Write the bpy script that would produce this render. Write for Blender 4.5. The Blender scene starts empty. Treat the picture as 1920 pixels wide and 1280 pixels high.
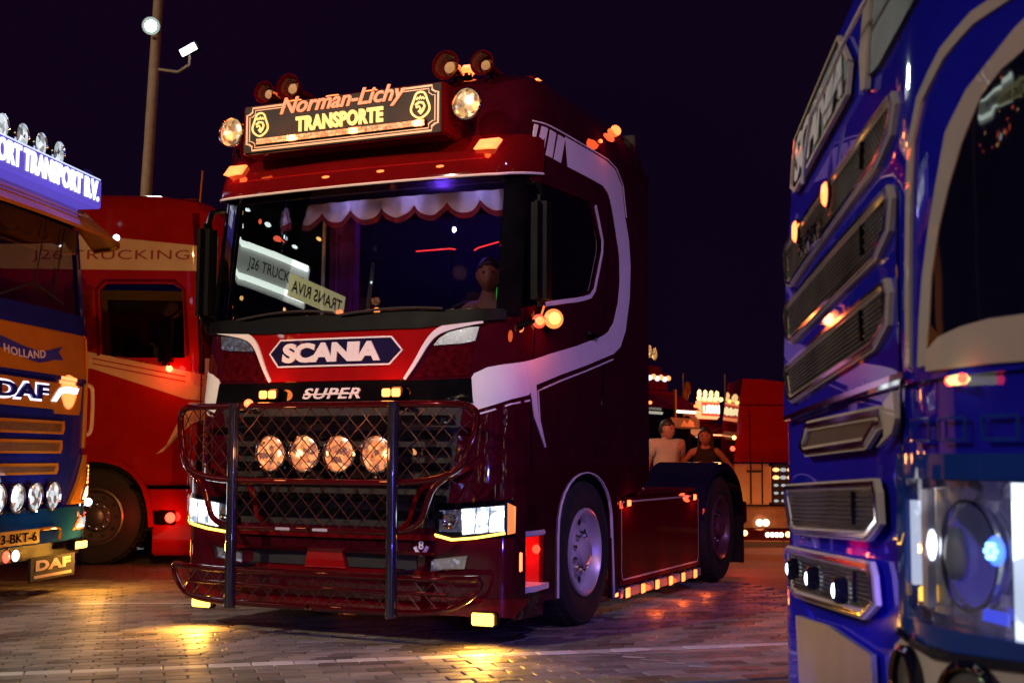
import bpy, bmesh, math, random, bisect
from mathutils import Vector, Matrix
from mathutils.geometry import tessellate_polygon
R = math.radians
random.seed(7)
SC = bpy.context.scene
COL = SC.collection

# ------------------------------------------------------------------ camera
cam_data = bpy.data.cameras.new('camera')
cam_data.lens = 45.0
cam_data.sensor_width = 36.0
cam_data.clip_start = 0.05
cam_data.clip_end = 800
cam_data.dof.use_dof = True
cam_data.dof.focus_distance = 8.9
cam_data.dof.aperture_fstop = 4.5
cam = bpy.data.objects.new('camera', cam_data)
COL.objects.link(cam)
cam.matrix_world = Matrix.Translation((0, 0, 1.17)) @ Matrix.Rotation(R(90 + 5.118), 4, 'X') @ Matrix.Rotation(R(0.35), 4, 'Z')
SC.camera = cam

# ------------------------------------------------------------------ night sky
W = bpy.data.worlds.new('World')
SC.world = W
W.use_nodes = True
wn = W.node_tree
wn.nodes.clear()
w_out = wn.nodes.new('ShaderNodeOutputWorld')
w_bg = wn.nodes.new('ShaderNodeBackground')
w_tc = wn.nodes.new('ShaderNodeTexCoord')
w_ns = wn.nodes.new('ShaderNodeTexNoise')
w_ns.inputs['Scale'].default_value = 2.2
w_ns.inputs['Detail'].default_value = 4
w_rp = wn.nodes.new('ShaderNodeValToRGB')
w_rp.color_ramp.elements[0].position = 0.3
w_rp.color_ramp.elements[0].color = (0.0034, 0.0012, 0.0072, 1)
w_rp.color_ramp.elements[1].position = 0.75
w_rp.color_ramp.elements[1].color = (0.0052, 0.0014, 0.0086, 1)
wn.links.new(w_tc.outputs['Generated'], w_ns.inputs['Vector'])
wn.links.new(w_ns.outputs['Fac'], w_rp.inputs['Fac'])
wn.links.new(w_rp.outputs['Color'], w_bg.inputs['Color'])
wn.links.new(w_bg.outputs[0], w_out.inputs[0])
w_bg.inputs['Strength'].default_value = 1.0

SC.view_settings.view_transform = 'Standard'
SC.view_settings.look = 'None'
SC.view_settings.exposure = 0.0
SC.view_settings.gamma = 1.0
SC.render.engine = 'CYCLES'
SC.cycles.max_bounces = 7
SC.cycles.glossy_bounces = 4
SC.cycles.diffuse_bounces = 2
SC.cycles.transparent_max_bounces = 12
SC.cycles.caustics_reflective = False
SC.cycles.caustics_refractive = False
SC.cycles.sample_clamp_indirect = 3.0
SC.cycles.use_denoising = True

# ------------------------------------------------------------------ materials
MATS = {}
def _mat(name):
    m = bpy.data.materials.new(name)
    m.use_nodes = True
    return m, m.node_tree, m.node_tree.nodes['Principled BSDF']

def paint(name, col, rough=0.3, coat=1.0, metal=0.0, var=0.12, bump=0.0, scale=6.0, dirt=0.0):
    if name in MATS: return MATS[name]
    m, t, b = _mat(name)
    n = t.nodes.new('ShaderNodeTexNoise'); n.inputs['Scale'].default_value = scale; n.inputs['Detail'].default_value = 6
    tc = t.nodes.new('ShaderNodeTexCoord')
    t.links.new(tc.outputs['Object'], n.inputs['Vector'])
    r = t.nodes.new('ShaderNodeValToRGB')
    r.color_ramp.elements[0].position = 0.3; r.color_ramp.elements[1].position = 0.7
    r.color_ramp.elements[0].color = (*[c*(1-var) for c in col], 1)
    r.color_ramp.elements[1].color = (*[min(1, c*(1+var)) for c in col], 1)
    t.links.new(n.outputs['Fac'], r.inputs['Fac'])
    t.links.new(r.outputs['Color'], b.inputs['Base Color'])
    mr = t.nodes.new('ShaderNodeMapRange')
    mr.inputs['To Min'].default_value = rough*0.8; mr.inputs['To Max'].default_value = min(1, rough*1.25+0.02)
    t.links.new(n.outputs['Fac'], mr.inputs['Value'])
    t.links.new(mr.outputs[0], b.inputs['Roughness'])
    b.inputs['Metallic'].default_value = metal
    b.inputs['Coat Weight'].default_value = coat
    b.inputs['Coat Roughness'].default_value = 0.03
    if coat > 0.3 and metal < 0.5: b.inputs['Specular IOR Level'].default_value = 0.0
    if bump:
        bn = t.nodes.new('ShaderNodeBump'); bn.inputs['Strength'].default_value = bump; bn.inputs['Distance'].default_value = 0.004
        n2 = t.nodes.new('ShaderNodeTexNoise'); n2.inputs['Scale'].default_value = scale*12; n2.inputs['Detail'].default_value = 3
        t.links.new(tc.outputs['Object'], n2.inputs['Vector'])
        t.links.new(n2.outputs['Fac'], bn.inputs['Height'])
        t.links.new(bn.outputs[0], b.inputs['Normal'])
    MATS[name] = m
    return m

def glow(name, col, strength, base=(0.1, 0.1, 0.1)):
    if name in MATS: return MATS[name]
    m, t, b = _mat(name)
    b.inputs['Base Color'].default_value = (*base, 1)
    b.inputs['Emission Color'].default_value = (*col, 1)
    b.inputs['Emission Strength'].default_value = strength
    b.inputs['Roughness'].default_value = 0.3
    MATS[name] = m
    return m

def faceted(name, dark, mid, hot, strength, scale=26.0, thr=(0.25, 0.6), metal=False):
    """reflector behind faceted glass: emission puts bright cells between dimmer ones"""
    if name in MATS: return MATS[name]
    m, t, b = _mat(name)
    tc = t.nodes.new('ShaderNodeTexCoord')
    v = t.nodes.new('ShaderNodeTexVoronoi'); v.inputs['Scale'].default_value = scale
    v2 = t.nodes.new('ShaderNodeTexNoise'); v2.inputs['Scale'].default_value = scale*0.45; v2.inputs['Detail'].default_value = 3
    t.links.new(tc.outputs['Object'], v.inputs['Vector']); t.links.new(tc.outputs['Object'], v2.inputs['Vector'])
    sep = t.nodes.new('ShaderNodeSeparateColor'); t.links.new(v.outputs['Color'], sep.inputs[0])
    mx = t.nodes.new('ShaderNodeMath'); mx.operation = 'ADD'
    t.links.new(sep.outputs[0], mx.inputs[0]); t.links.new(v2.outputs['Fac'], mx.inputs[1])
    hf = t.nodes.new('ShaderNodeMath'); hf.operation = 'MULTIPLY'; hf.inputs[1].default_value = 0.5
    t.links.new(mx.outputs[0], hf.inputs[0])
    r = t.nodes.new('ShaderNodeValToRGB')
    r.color_ramp.elements[0].position = thr[0]; r.color_ramp.elements[0].color = (*dark, 1)
    r.color_ramp.elements[1].position = 0.85; r.color_ramp.elements[1].color = (*hot, 1)
    e = r.color_ramp.elements.new(thr[1]); e.color = (*mid, 1)
    t.links.new(hf.outputs[0], r.inputs['Fac'])
    t.links.new(r.outputs['Color'], b.inputs['Emission Color'])
    b.inputs['Emission Strength'].default_value = strength
    b.inputs['Base Color'].default_value = (0.5, 0.5, 0.5, 1)
    b.inputs['Metallic'].default_value = 0.8
    b.inputs['Roughness'].default_value = 0.15
    b.inputs['Coat Weight'].default_value = 1
    MATS[name] = m
    return m

def glass(name, tint=(0.5, 0.5, 0.55), extra=0.05, flat=False):
    if name in MATS: return MATS[name]
    m = bpy.data.materials.new(name); m.use_nodes = True
    t = m.node_tree; t.nodes.clear()
    o = t.nodes.new('ShaderNodeOutputMaterial'); mix = t.nodes.new('ShaderNodeMixShader')
    fr = t.nodes.new('ShaderNodeFresnel'); fr.inputs['IOR'].default_value = 1.55
    ad = t.nodes.new('ShaderNodeMath'); ad.operation = 'ADD'; ad.inputs[1].default_value = extra; ad.use_clamp = True
    tr = t.nodes.new('ShaderNodeBsdfTransparent'); tr.inputs[0].default_value = (*tint, 1)
    gl = t.nodes.new('ShaderNodeBsdfGlossy'); gl.inputs['Roughness'].default_value = 0.0; gl.inputs[0].default_value = (1, 1, 1, 1)
    if flat: ad.inputs[0].default_value = 0.0
    else: t.links.new(fr.outputs[0], ad.inputs[0])
    t.links.new(ad.outputs[0], mix.inputs[0])
    t.links.new(tr.outputs[0], mix.inputs[1]); t.links.new(gl.outputs[0], mix.inputs[2]); t.links.new(mix.outputs[0], o.inputs[0])
    MATS[name] = m
    return m

RED   = paint('red lacquer', (0.27, 0.005, 0.006), 0.28, 1, var=0.08)
DRED  = paint('dark red lacquer', (0.11, 0.003, 0.005), 0.25, 1, var=0.15)
MAROON= paint('maroon lacquer', (0.042, 0.002, 0.007), 0.22, 1, var=0.2)
WHITE = paint('white stripe paint', (0.78, 0.76, 0.78), 0.35, 0.6, var=0.04, bump=0.1)
BLACK = paint('black gloss plastic', (0.004, 0.004, 0.005), 0.25, 0.7, var=0.3)
MATTE = paint('black matte plastic', (0.010, 0.009, 0.011), 0.6, 0.0, var=0.3, bump=0.3)
RUBBER= paint('tyre rubber', (0.012, 0.011, 0.012), 0.8, 0.0, var=0.3, bump=0.4, scale=12)
CHROME= paint('chrome', (0.75, 0.75, 0.77), 0.08, 0.0, metal=1.0, var=0.04)
REDCH = paint('red lacquered tube', (0.055, 0.002, 0.004), 0.12, 1, metal=0.2, var=0.1)
DTUBE = paint('dark tube', (0.035, 0.032, 0.045), 0.15, 1, metal=0.6, var=0.15)
ALU   = paint('polished rim', (0.62, 0.60, 0.66), 0.32, 0.2, metal=0.35, var=0.08)
BLUE  = paint('blue lacquer', (0.014, 0.014, 0.46), 0.30, 1, var=0.1)
NAVY  = paint('navy black lacquer', (0.006, 0.006, 0.022), 0.12, 1, var=0.2)
BEIGE = paint('cream stripe paint', (0.62, 0.50, 0.40), 0.35, 0.7, var=0.07, bump=0.08)
DAFBL = paint('royal blue paint', (0.016, 0.022, 0.26), 0.3, 1, var=0.1)
TEALB = paint('petrol blue paint', (0.006, 0.05, 0.18), 0.3, 1, var=0.1)
ORANGE= paint('orange yellow paint', (0.55, 0.21, 0.018), 0.35, 0.8, var=0.08)
CREAM = paint('cream band paint', (0.62, 0.46, 0.28), 0.4, 0.5, var=0.06)
TRED  = paint('signal red paint', (0.32, 0.008, 0.005), 0.35, 0.8, var=0.1)
SKIN  = paint('skin', (0.36, 0.17, 0.11), 0.5, 0.0, var=0.08)
HAIR  = paint('dark hair', (0.02, 0.012, 0.008), 0.5, 0.1, var=0.3)
TSHIRT= paint('grey beige cotton', (0.40, 0.36, 0.30), 0.9, 0.0, var=0.1, bump=0.3)
TANK  = paint('black cotton', (0.012, 0.011, 0.014), 0.9, 0.0, var=0.2, bump=0.3)
DENIM = paint('dark denim', (0.03, 0.035, 0.06), 0.9, 0.0, var=0.2)
PLATE = paint('yellow plate', (0.65, 0.36, 0.02), 0.4, 0.3, var=0.05)
FABW  = paint('white curtain', (0.62, 0.6, 0.66), 0.9, 0.0, var=0.08, bump=0.3)
FABP  = paint('purple curtain', (0.22, 0.03, 0.32), 0.9, 0.0, var=0.15, bump=0.3)
FABR  = paint('dark red fringe', (0.2, 0.01, 0.02), 0.9, 0.0, var=0.15, bump=0.3)
CONC  = paint('weathered pole', (0.45, 0.38, 0.3), 0.6, 0.0, var=0.15, bump=0.2)
MESHM = paint('grille mesh steel', (0.22, 0.2, 0.19), 0.35, 0.0, metal=0.8, var=0.2)
def _nospec(m):
    m.node_tree.nodes['Principled BSDF'].inputs['Specular IOR Level'].default_value = 0.1
    return m
DEEP  = _nospec(paint('deep black plastic', (0.003, 0.003, 0.004), 0.5, 0.0, var=0.2))
GLASS = glass('windscreen glass', (0.62, 0.62, 0.68), 0.08)
GLASSD= glass('dark window glass', (0.16, 0.15, 0.2), 0.10)
GLASSC= glass('clear lens glass', (0.9, 0.92, 0.97), 0.07, flat=True)
AMBER = glow('amber lamp', (1.0, 0.27, 0.05), 4.5)
AMBERS= glow('orange red marker', (1.0, 0.14, 0.03), 4.2)
YELLOW= glow('yellow lamp', (1.0, 0.46, 0.05), 7.0)
REDL  = glow('red lamp', (1.0, 0.04, 0.02), 7.0)
WHITEL= glow('white lamp', (0.86, 0.97, 1.0), 16.0)
WHITES= glow('small white lamp', (0.75, 0.82, 1.0), 6.0)
BLUEL = glow('blue led', (0.05, 0.14, 1.0), 4.0)
SIGNY = glow('lit lettering', (1.0, 0.58, 0.15), 1.6)
SIGNR = glow('lit orange lettering', (1.0, 0.25, 0.10), 1.35)
SIGNF = glow('lit sign frame', (1.0, 0.40, 0.17), 1.15)
LAMPW = faceted('lit reflector warm', (0.12, 0.02, 0.004), (1.0, 0.24, 0.05), (1.0, 0.60, 0.22), 1.25, 34, (0.3, 0.62))
LAMPG = faceted('lit reflector gold', (0.09, 0.04, 0.012), (0.62, 0.34, 0.10), (1.0, 0.9, 0.55), 1.3, 34, (0.34, 0.66))
LAMPC = faceted('lit reflector cool', (0.04, 0.05, 0.055), (0.5, 0.58, 0.62), (1.0, 1.0, 1.0), 1.35, 22, (0.3, 0.62))
LAMPD = faceted('unlit reflector glints', (0.01, 0.01, 0.015), (0.05, 0.06, 0.09), (0.35, 0.4, 0.55), 0.8, 40, (0.4, 0.68))  # unlit lamp: glints on its facets are put in as faint emission

# ------------------------------------------------------------------ mesh helpers
def link(name, me, mat, parent=None, loc=None):
    o = bpy.data.objects.new(name, me)
    COL.objects.link(o)
    if mat is not None and len(me.materials) == 0:
        me.materials.append(mat)
    if parent is not None: o.parent = parent
    if loc is not None: o.location = loc
    return o

class MB:
    def __init__(s): s.v = []; s.f = []; s.sm = []
    def add(s, vs, fs, smooth=False):
        n = len(s.v); s.v += [tuple(v) for v in vs]
        for f in fs: s.f.append([i+n for i in f]); s.sm.append(smooth)
        return s
    def box(s, a, b, bev=0.0):
        x0, y0, z0 = [min(p, q) for p, q in zip(a, b)]; x1, y1, z1 = [max(p, q) for p, q in zip(a, b)]
        if bev <= 0:
            return s.add([(x0,y0,z0),(x1,y0,z0),(x1,y1,z0),(x0,y1,z0),(x0,y0,z1),(x1,y0,z1),(x1,y1,z1),(x0,y1,z1)],
                         [(0,3,2,1),(4,5,6,7),(0,1,5,4),(1,2,6,5),(2,3,7,6),(3,0,4,7)])
        bm = bmesh.new()
        bmesh.ops.create_cube(bm, size=1, matrix=Matrix.Translation(((x0+x1)/2,(y0+y1)/2,(z0+z1)/2)) @ Matrix.Diagonal((x1-x0,y1-y0,z1-z0,1)))
        bmesh.ops.bevel(bm, geom=bm.edges[:], offset=min(bev, 0.45*min(x1-x0,y1-y0,z1-z0)), segments=2, affect='EDGES')
        return s.bm(bm)
    def bm(s, bm, smooth=False):
        bm.verts.index_update()
        s.add([v.co[:] for v in bm.verts], [[v.index for v in f.verts] for f in bm.faces], smooth)
        bm.free(); return s
    def tube(s, pts, r, n=10, closed=False, cap=True):
        P = [Vector(p) for p in pts]; m = len(P)
        rr = r if isinstance(r, (list, tuple)) else [r]*m
        vs = []; up = None
        for i, p in enumerate(P):
            a = P[i-1] if (i > 0 or closed) else P[i]; b = P[(i+1) % m] if (i < m-1 or closed) else P[i]
            d = (b-a).normalized()
            if up is None: up = Vector((0,0,1)) if abs(d.z) < 0.9 else Vector((1,0,0))
            x = d.cross(up); x.normalize(); up = x.cross(d).normalized()
            for k in range(n):
                t = 2*math.pi*k/n
                vs.append(p + x*math.cos(t)*rr[i] + up*math.sin(t)*rr[i])
        fs = []
        for i in range(m if closed else m-1):
            j = (i+1) % m
            for k in range(n):
                fs.append((i*n+k, i*n+(k+1)%n, j*n+(k+1)%n, j*n+k))
        if cap and not closed: fs += [tuple(range(n))[::-1], tuple((m-1)*n+k for k in range(n))]
        return s.add(vs, fs, True)
    def lathe(s, prof, c=(0,0,0), axis=(0,-1,0), n=24):
        """prof: (radius, distance along axis)"""
        ax = Vector(axis).normalized(); up = Vector((0,0,1)) if abs(ax.z) < 0.9 else Vector((1,0,0))
        x = ax.cross(up).normalized(); y = x.cross(ax)
        c = Vector(c); vs = []
        for r, h in prof:
            for k in range(n):
                t = 2*math.pi*k/n
                vs.append(c + ax*h + (x*math.cos(t)+y*math.sin(t))*max(r, 1e-4))
        fs = []
        for i in range(len(prof)-1):
            for k in range(n):
                fs.append((i*n+k, i*n+(k+1)%n, (i+1)*n+(k+1)%n, (i+1)*n+k))
        return s.add(vs, fs, True)
    def ball(s, c, r, sc=(1,1,1), u=12, v=8):
        vs = []; fs = []
        for j in range(v+1):
            ph = math.pi*j/v
            for i in range(u):
                th = 2*math.pi*i/u
                vs.append((c[0]+r*sc[0]*math.sin(ph)*math.cos(th), c[1]+r*sc[1]*math.sin(ph)*math.sin(th), c[2]+r*sc[2]*math.cos(ph)))
        for j in range(v):
            for i in range(u):
                fs.append((j*u+i, (j+1)*u+i, (j+1)*u+(i+1)%u, j*u+(i+1)%u))
        return s.add(vs, fs, True)
    def prism(s, poly, d0, d1, plane='xz'):
        """poly in the plane, extruded along the third axis"""
        def P(a, b, d): return (a, d, b) if plane == 'xz' else ((d, a, b) if plane == 'yz' else (a, b, d))
        n = len(poly)
        vs = [P(a, b, d0) for a, b in poly] + [P(a, b, d1) for a, b in poly]
        return s.add(vs, [tuple(range(n)), tuple(range(2*n-1, n-1, -1))] + [(i, i+n, (i+1)%n+n, (i+1)%n) for i in range(n)])
    def build(s, name, mat, parent=None, loc=None):
        me = bpy.data.meshes.new(name)
        me.from_pydata(s.v, [], s.f)
        me.polygons.foreach_set('use_smooth', s.sm)
        bm = bmesh.new(); bm.from_mesh(me); bmesh.ops.remove_doubles(bm, verts=bm.verts, dist=1e-6)
        bmesh.ops.recalc_face_normals(bm, faces=bm.faces); bm.to_mesh(me); bm.free()
        me.update()
        if any(s.sm):
            try: me.set_sharp_from_angle(angle=R(40))
            except Exception: pass
        return link(name, me, mat, parent, loc)

def tag(o, label=None, cat=None, group=None, kind=None):
    if label: o['label'] = label
    if cat: o['category'] = cat
    if group: o['group'] = group
    if kind: o['kind'] = kind
    return o

def empty(name, loc, rz=0.0, scale=1.0):
    o = bpy.data.objects.new(name, None); COL.objects.link(o)
    o.location = loc; o.rotation_euler = (0, 0, rz); o.scale = (scale,)*3
    o.empty_display_size = 0.2
    return o

def text_mesh(body, w, h, shear=0.0, bold=0.0, extrude=0.004, spacing=1.0):
    cu = bpy.data.curves.new('t', 'FONT'); cu.body = body; cu.extrude = 0.02; cu.offset = bold; cu.space_character = spacing
    cu.shear = shear; cu.resolution_u = 4; cu.align_x = 'LEFT'
    o = bpy.data.objects.new('t', cu); COL.objects.link(o)
    dg = bpy.context.evaluated_depsgraph_get()
    me = bpy.data.meshes.new_from_object(o.evaluated_get(dg))
    bpy.data.objects.remove(o); bpy.data.curves.remove(cu)
    xs = [v.co.x for v in me.vertices]; ys = [v.co.y for v in me.vertices]
    x0, x1, y0, y1 = min(xs), max(xs), min(ys), max(ys)
    for v in me.vertices:
        v.co.x = ((v.co.x-x0)/(x1-x0)-0.5)*w; v.co.y = ((v.co.y-y0)/(y1-y0)-0.5)*h
        v.co.z = v.co.z/0.02*extrude*0.5
    return me

def text(name, body, w, h, c, xdir, zdir, mat, parent, fn=None, **k):
    """lettering; xdir reading direction, zdir up; fn maps (x along, z up, out) to a point instead"""
    me = text_mesh(body, w, h, **k)
    if fn:
        for v in me.vertices: v.co = Vector(fn(v.co.x, v.co.y, v.co.z))
    else:
        X = Vector(xdir).normalized(); Z = Vector(zdir).normalized(); N = X.cross(Z)
        for v in me.vertices: v.co = Vector(c) + X*v.co.x + Z*v.co.y + N*v.co.z
    me.name = name
    return link(name, me, mat, parent)

# body hull: a footprint curve (u along it) carried up with a rake
class Hull:
    def __init__(s, P, rake):
        s.P = P; s.rake = rake; s.L = [0]
        for a, b in zip(P, P[1:]): s.L.append(s.L[-1]+math.hypot(b[0]-a[0], b[1]-a[1]))
    def xy(s, u):
        sg = -1 if u < 0 else 1; u = min(abs(u), s.L[-1]-1e-6)
        i = bisect.bisect_right(s.L, u)-1; t = (u-s.L[i])/(s.L[i+1]-s.L[i])
        return sg*(s.P[i][0]*(1-t)+s.P[i+1][0]*t), s.P[i][1]*(1-t)+s.P[i+1][1]*t
    def at(s, u, z, o=0.0):
        x, y = s.xy(u); xa, ya = s.xy(u-0.03); xb, yb = s.xy(u+0.03)
        if abs(u) > s.L[-1]-0.04: xa, ya = s.xy(abs(u)/u*(s.L[-1]-0.1)); xb, yb = s.xy(abs(u)/u*(s.L[-1]-0.02));
        dx, dy = xb-xa, yb-ya
        if abs(u) > s.L[-1]-0.04 and u < 0: dx, dy = -dx, -dy
        l = math.hypot(dx, dy) or 1
        return Vector((x + dy/l*o, y + s.rake(z) - dx/l*o, z))
    def uy(s, y):   # u of a point on the straight side at depth y
        return s.L[-1] - (s.P[-1][1]-y)

def patch(name, H, poly, mat, parent, off=0.004, th=0.02, step=0.07, smooth=True, zc=()):
    bm = bmesh.new()
    vs = [bm.verts.new((u, 0, z)) for u, z in poly]
    for t_ in tessellate_polygon([[Vector((u, z, 0)) for u, z in poly]]):
        try: bm.faces.new([vs[i] for i in t_])
        except ValueError: pass
    u0 = min(p[0] for p in poly); u1 = max(p[0] for p in poly)
    z0 = min(p[1] for p in poly); z1 = max(p[1] for p in poly)
    lo = H.L[0]; cuts = []
    k = u0+step
    while k < u1-1e-3:
        if abs(k) < H.L[-1]*1.1: cuts.append(k)
        k += step
    for c in cuts:
        bmesh.ops.bisect_plane(bm, geom=bm.verts[:]+bm.edges[:]+bm.faces[:], plane_co=(c, 0, 0), plane_no=(1, 0, 0))
    for c in list(zc)+[z0+(z1-z0)*q for q in ((0.25, 0.5, 0.75) if z1-z0 > 0.5 else ())]:
        if z0 < c < z1: bmesh.ops.bisect_plane(bm, geom=bm.verts[:]+bm.edges[:]+bm.faces[:], plane_co=(0, 0, c), plane_no=(0, 0, 1))
    if th:
        r = bmesh.ops.extrude_face_region(bm, geom=bm.faces[:])
        nv = set(g for g in r['geom'] if isinstance(g, bmesh.types.BMVert))
    else: nv = set()
    for v in bm.verts:
        v.co = H.at(v.co.x, v.co.z, off-th if v in nv else off)
    bmesh.ops.recalc_face_normals(bm, faces=bm.faces)
    me = bpy.data.meshes.new(name); bm.to_mesh(me); bm.free()
    if smooth:
        me.polygons.foreach_set('use_smooth', [True]*len(me.polygons))
        me.set_sharp_from_angle(angle=R(35))
    return link(name, me, mat, parent)

def ribbon(H, pts, w, mb=None, off=0.006, th=0.006, closed=False):
    """strip of width w along (u,z) points on the hull"""
    mb = mb or MB(); P = [Vector(p) for p in pts]; n = len(P); vs = []
    for i, p in enumerate(P):
        a = P[(i-1) % n] if (i > 0 or closed) else p; b = P[(i+1) % n] if (i < n-1 or closed) else p
        d = (b-a).normalized(); q = Vector((-d.y, d.x))*w/2
        for s_, o in ((1, off-th), (1, off), (-1, off), (-1, off-th)):
            e = p+q*s_; vs.append(H.at(e.x, e.y, o))
    fs = []
    for i in range(n if closed else n-1):
        j = (i+1) % n
        for k in range(4): fs.append((i*4+k, i*4+(k+1)%4, j*4+(k+1)%4, j*4+k))
    if not closed: fs += [(0,1,2,3), ((n-1)*4+3, (n-1)*4+2, (n-1)*4+1, (n-1)*4)]
    return mb.add(vs, fs)

def dense(pts, step=0.05, closed=False):
    out = []; n = len(pts)
    for i in range(n if closed else n-1):
        a = Vector(pts[i]); b = Vector(pts[(i+1) % n]); k = max(1, int((b-a).length/step))
        for j in range(k): out.append(tuple(a.lerp(b, j/k)))
    if not closed: out.append(tuple(pts[-1]))
    return out

def smoothpts(pts, it=2, closed=False):
    P = [Vector(p) for p in pts]
    for _ in range(it):
        Q = [] if closed else [P[0]]
        n = len(P)
        for i in range(n if closed else n-1):
            a, b = P[i], P[(i+1) % n]
            Q += [a.lerp(b, 0.25), a.lerp(b, 0.75)]
        if not closed: Q.append(P[-1])
        P = Q
    return [tuple(p) for p in P]

def light(name, parent, loc, col, power, kind='POINT', size=0.05, aim=None, angle=None, blend=0.4):
    d = bpy.data.lights.new(name, kind); d.color = col; d.energy = power
    if kind in ('POINT', 'SPOT'): d.shadow_soft_size = size
    if kind == 'SPOT': d.spot_size = R(angle or 90); d.spot_blend = blend
    o = bpy.data.objects.new(name, d); COL.objects.link(o); o.parent = parent; o.location = loc
    if aim is not None:
        o.rotation_euler = (Vector(aim)-Vector(loc)).to_track_quat('-Z', 'Y').to_euler()
    return o

def round_lamp(parent, c, r, mat, axis=(0,-1,0), name='driving_lamp', rim=CHROME, depth=0.09, domed=0.012, body=BLACK):
    h = MB().lathe([(0.001,-depth),(r*0.5,-depth),(r*0.85,-depth*0.5),(r,-0.01),(r,0.0)], c, axis, 28).build(name, body, parent)
    MB().lathe([(r,-0.012),(r*1.08,-0.008),(r*1.09,0.008),(r*1.0,0.014),(r*0.94,0.004)], c, axis, 28).build('rim', rim, h)
    MB().lathe([(r*0.96,0.0),(r*0.8,domed*0.5),(r*0.5,domed*0.9),(0.001,domed)], c, axis, 28).build('lens', mat, h)
    return h

def horn(parent, c, r, length=0.3, axis=(0,-1,0), mat=DRED, inner=CREAM):
    h = MB().lathe([(0.02,-length),(0.025,-length*0.6),(r*0.4,-length*0.3),(r*0.75,-0.08),(r,0.0),(r*1.03,0.006),(r*0.97,0.008),(r*0.7,-0.07),(r*0.55,-0.1)], c, axis, 28).build('air_horn', mat, parent)
    MB().lathe([(r*0.56,-0.1),(r*0.4,-0.055),(0.001,-0.045)], c, axis, 20).build('horn_throat', inner, h)
    ax = Vector(axis)
    p = Vector(c)-ax*length*0.5
    MB().tube([p, p-Vector((0,0,r+0.06))], 0.012, 8).build('bracket', BLACK, h)
    return h

def box_lamp(parent, a, b, mat, name='marker_lamp', housing=BLACK, out=(0,-1,0), m=0.008):
    """lamp block a..b with its lens standing proud of the housing on side out"""
    o = Vector(out)
    h = MB().box(a, b, 0.006).build(name, housing, parent)
    a = Vector(a); b = Vector(b)
    lo = Vector([min(p, q) for p, q in zip(a, b)]); hi = Vector([max(p, q) for p, q in zip(a, b)])
    for i in range(3):
        if abs(o[i]) > 0.5:
            if o[i] < 0: hi[i] = lo[i]+0.004; lo[i] -= 0.008
            else: lo[i] = hi[i]-0.004; hi[i] += 0.008
        else: lo[i] += m; hi[i] -= m
    MB().box(lo, hi, 0.005).build('lens', mat, h)
    return h

def wheel(parent, c, r=0.51, w=0.30, side=1, rim=ALU, pattern=True, name='wheel'):
    """c = centre on the outer face; side = +1/-1: outside looks towards +x/-x"""
    c = Vector(c); ax = (side, 0, 0)
    t = MB()
    rr = 0.30
    t.lathe([(rr,-w),(r*0.9,-w),(r,-w+0.05),(r,-0.05),(r*0.965,-0.012),(r*0.86,0.002),(r*0.74,0.0),(rr+0.005,-0.018)], c, ax, 48)
    o = t.build(name, RUBBER, parent)
    g = MB()
    for k in range(48):
        a = 2*math.pi*k/48
        for q in (-w+0.04, -w*0.5, -0.09):
            y, z = math.cos(a)*(r+0.004), math.sin(a)*(r+0.004)
            p = c+Vector((side*(q), y, z))
            d = Vector((0, -math.sin(a), math.cos(a)))*0.022; n_ = Vector((0, math.cos(a), math.sin(a)))*0.008; x = Vector((side*0.03,0,0))
            g.add([p-d-x-n_, p+d-x-n_, p+d+x-n_, p-d+x-n_, p-d-x+n_, p+d-x+n_, p+d+x+n_, p-d+x+n_],
                  [(0,3,2,1),(4,5,6,7),(0,1,5,4),(1,2,6,5),(2,3,7,6),(3,0,4,7)])
    tr = g.build('tread', RUBBER, o)
    m = MB().lathe([(rr+0.006,-0.03),(rr+0.006,0.0),(rr-0.012,0.006),(rr-0.03,-0.02),(rr-0.045,-0.075),(0.17,-0.085),(0.15,-0.05),(0.1,-0.045),(0.095,0.0),(0.06,0.02),(0.001,0.022)], c, ax, 40)
    rm = m.build('rim', rim, o)
    h = MB(); 
    for k in range(10):
        a = 2*math.pi*k/10
        p = c+Vector((side*-0.082, math.cos(a)*0.215, math.sin(a)*0.215))
        h.lathe([(0.026,0.0),(0.026,0.004),(0.001,0.005)], p, ax, 12)
    h.build('hand_hole', MATTE, o)
    n = MB()
    for k in range(10):
        a = 2*math.pi*(k+0.5)/10
        p = c+Vector((side*-0.055, math.cos(a)*0.128, math.sin(a)*0.128))
        n.lathe([(0.016,0.0),(0.016,0.03),(0.001,0.036)], p, ax, 8)
    n.build('wheel_nut', CHROME, o)
    return o

def footprint(hw=1.25, flat=0.95, bow=0.05, depth=0.355, back=2.5):
    P = []; n = 20
    for i in range(n): x = flat*i/n; P.append((x, bow*x*x))
    y0 = bow*flat*flat
    for k in range(0, 13):
        a = math.pi/2*k/12; P.append((flat+(hw-flat)*math.sin(a), y0+depth*(1-math.cos(a))))
    y = P[-1][1]; k = 1
    while y+0.1*k < back: P.append((hw, y+0.1*k)); k += 1
    P.append((hw, back))
    return P

# ------------------------------------------------------------------ ground
def slope(x, y):
    d = y-16.0 - max(0, -x-1.0)*0.8
    return -0.06*max(0.0, min(d, 34)) if x > -30 else 0.0

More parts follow.
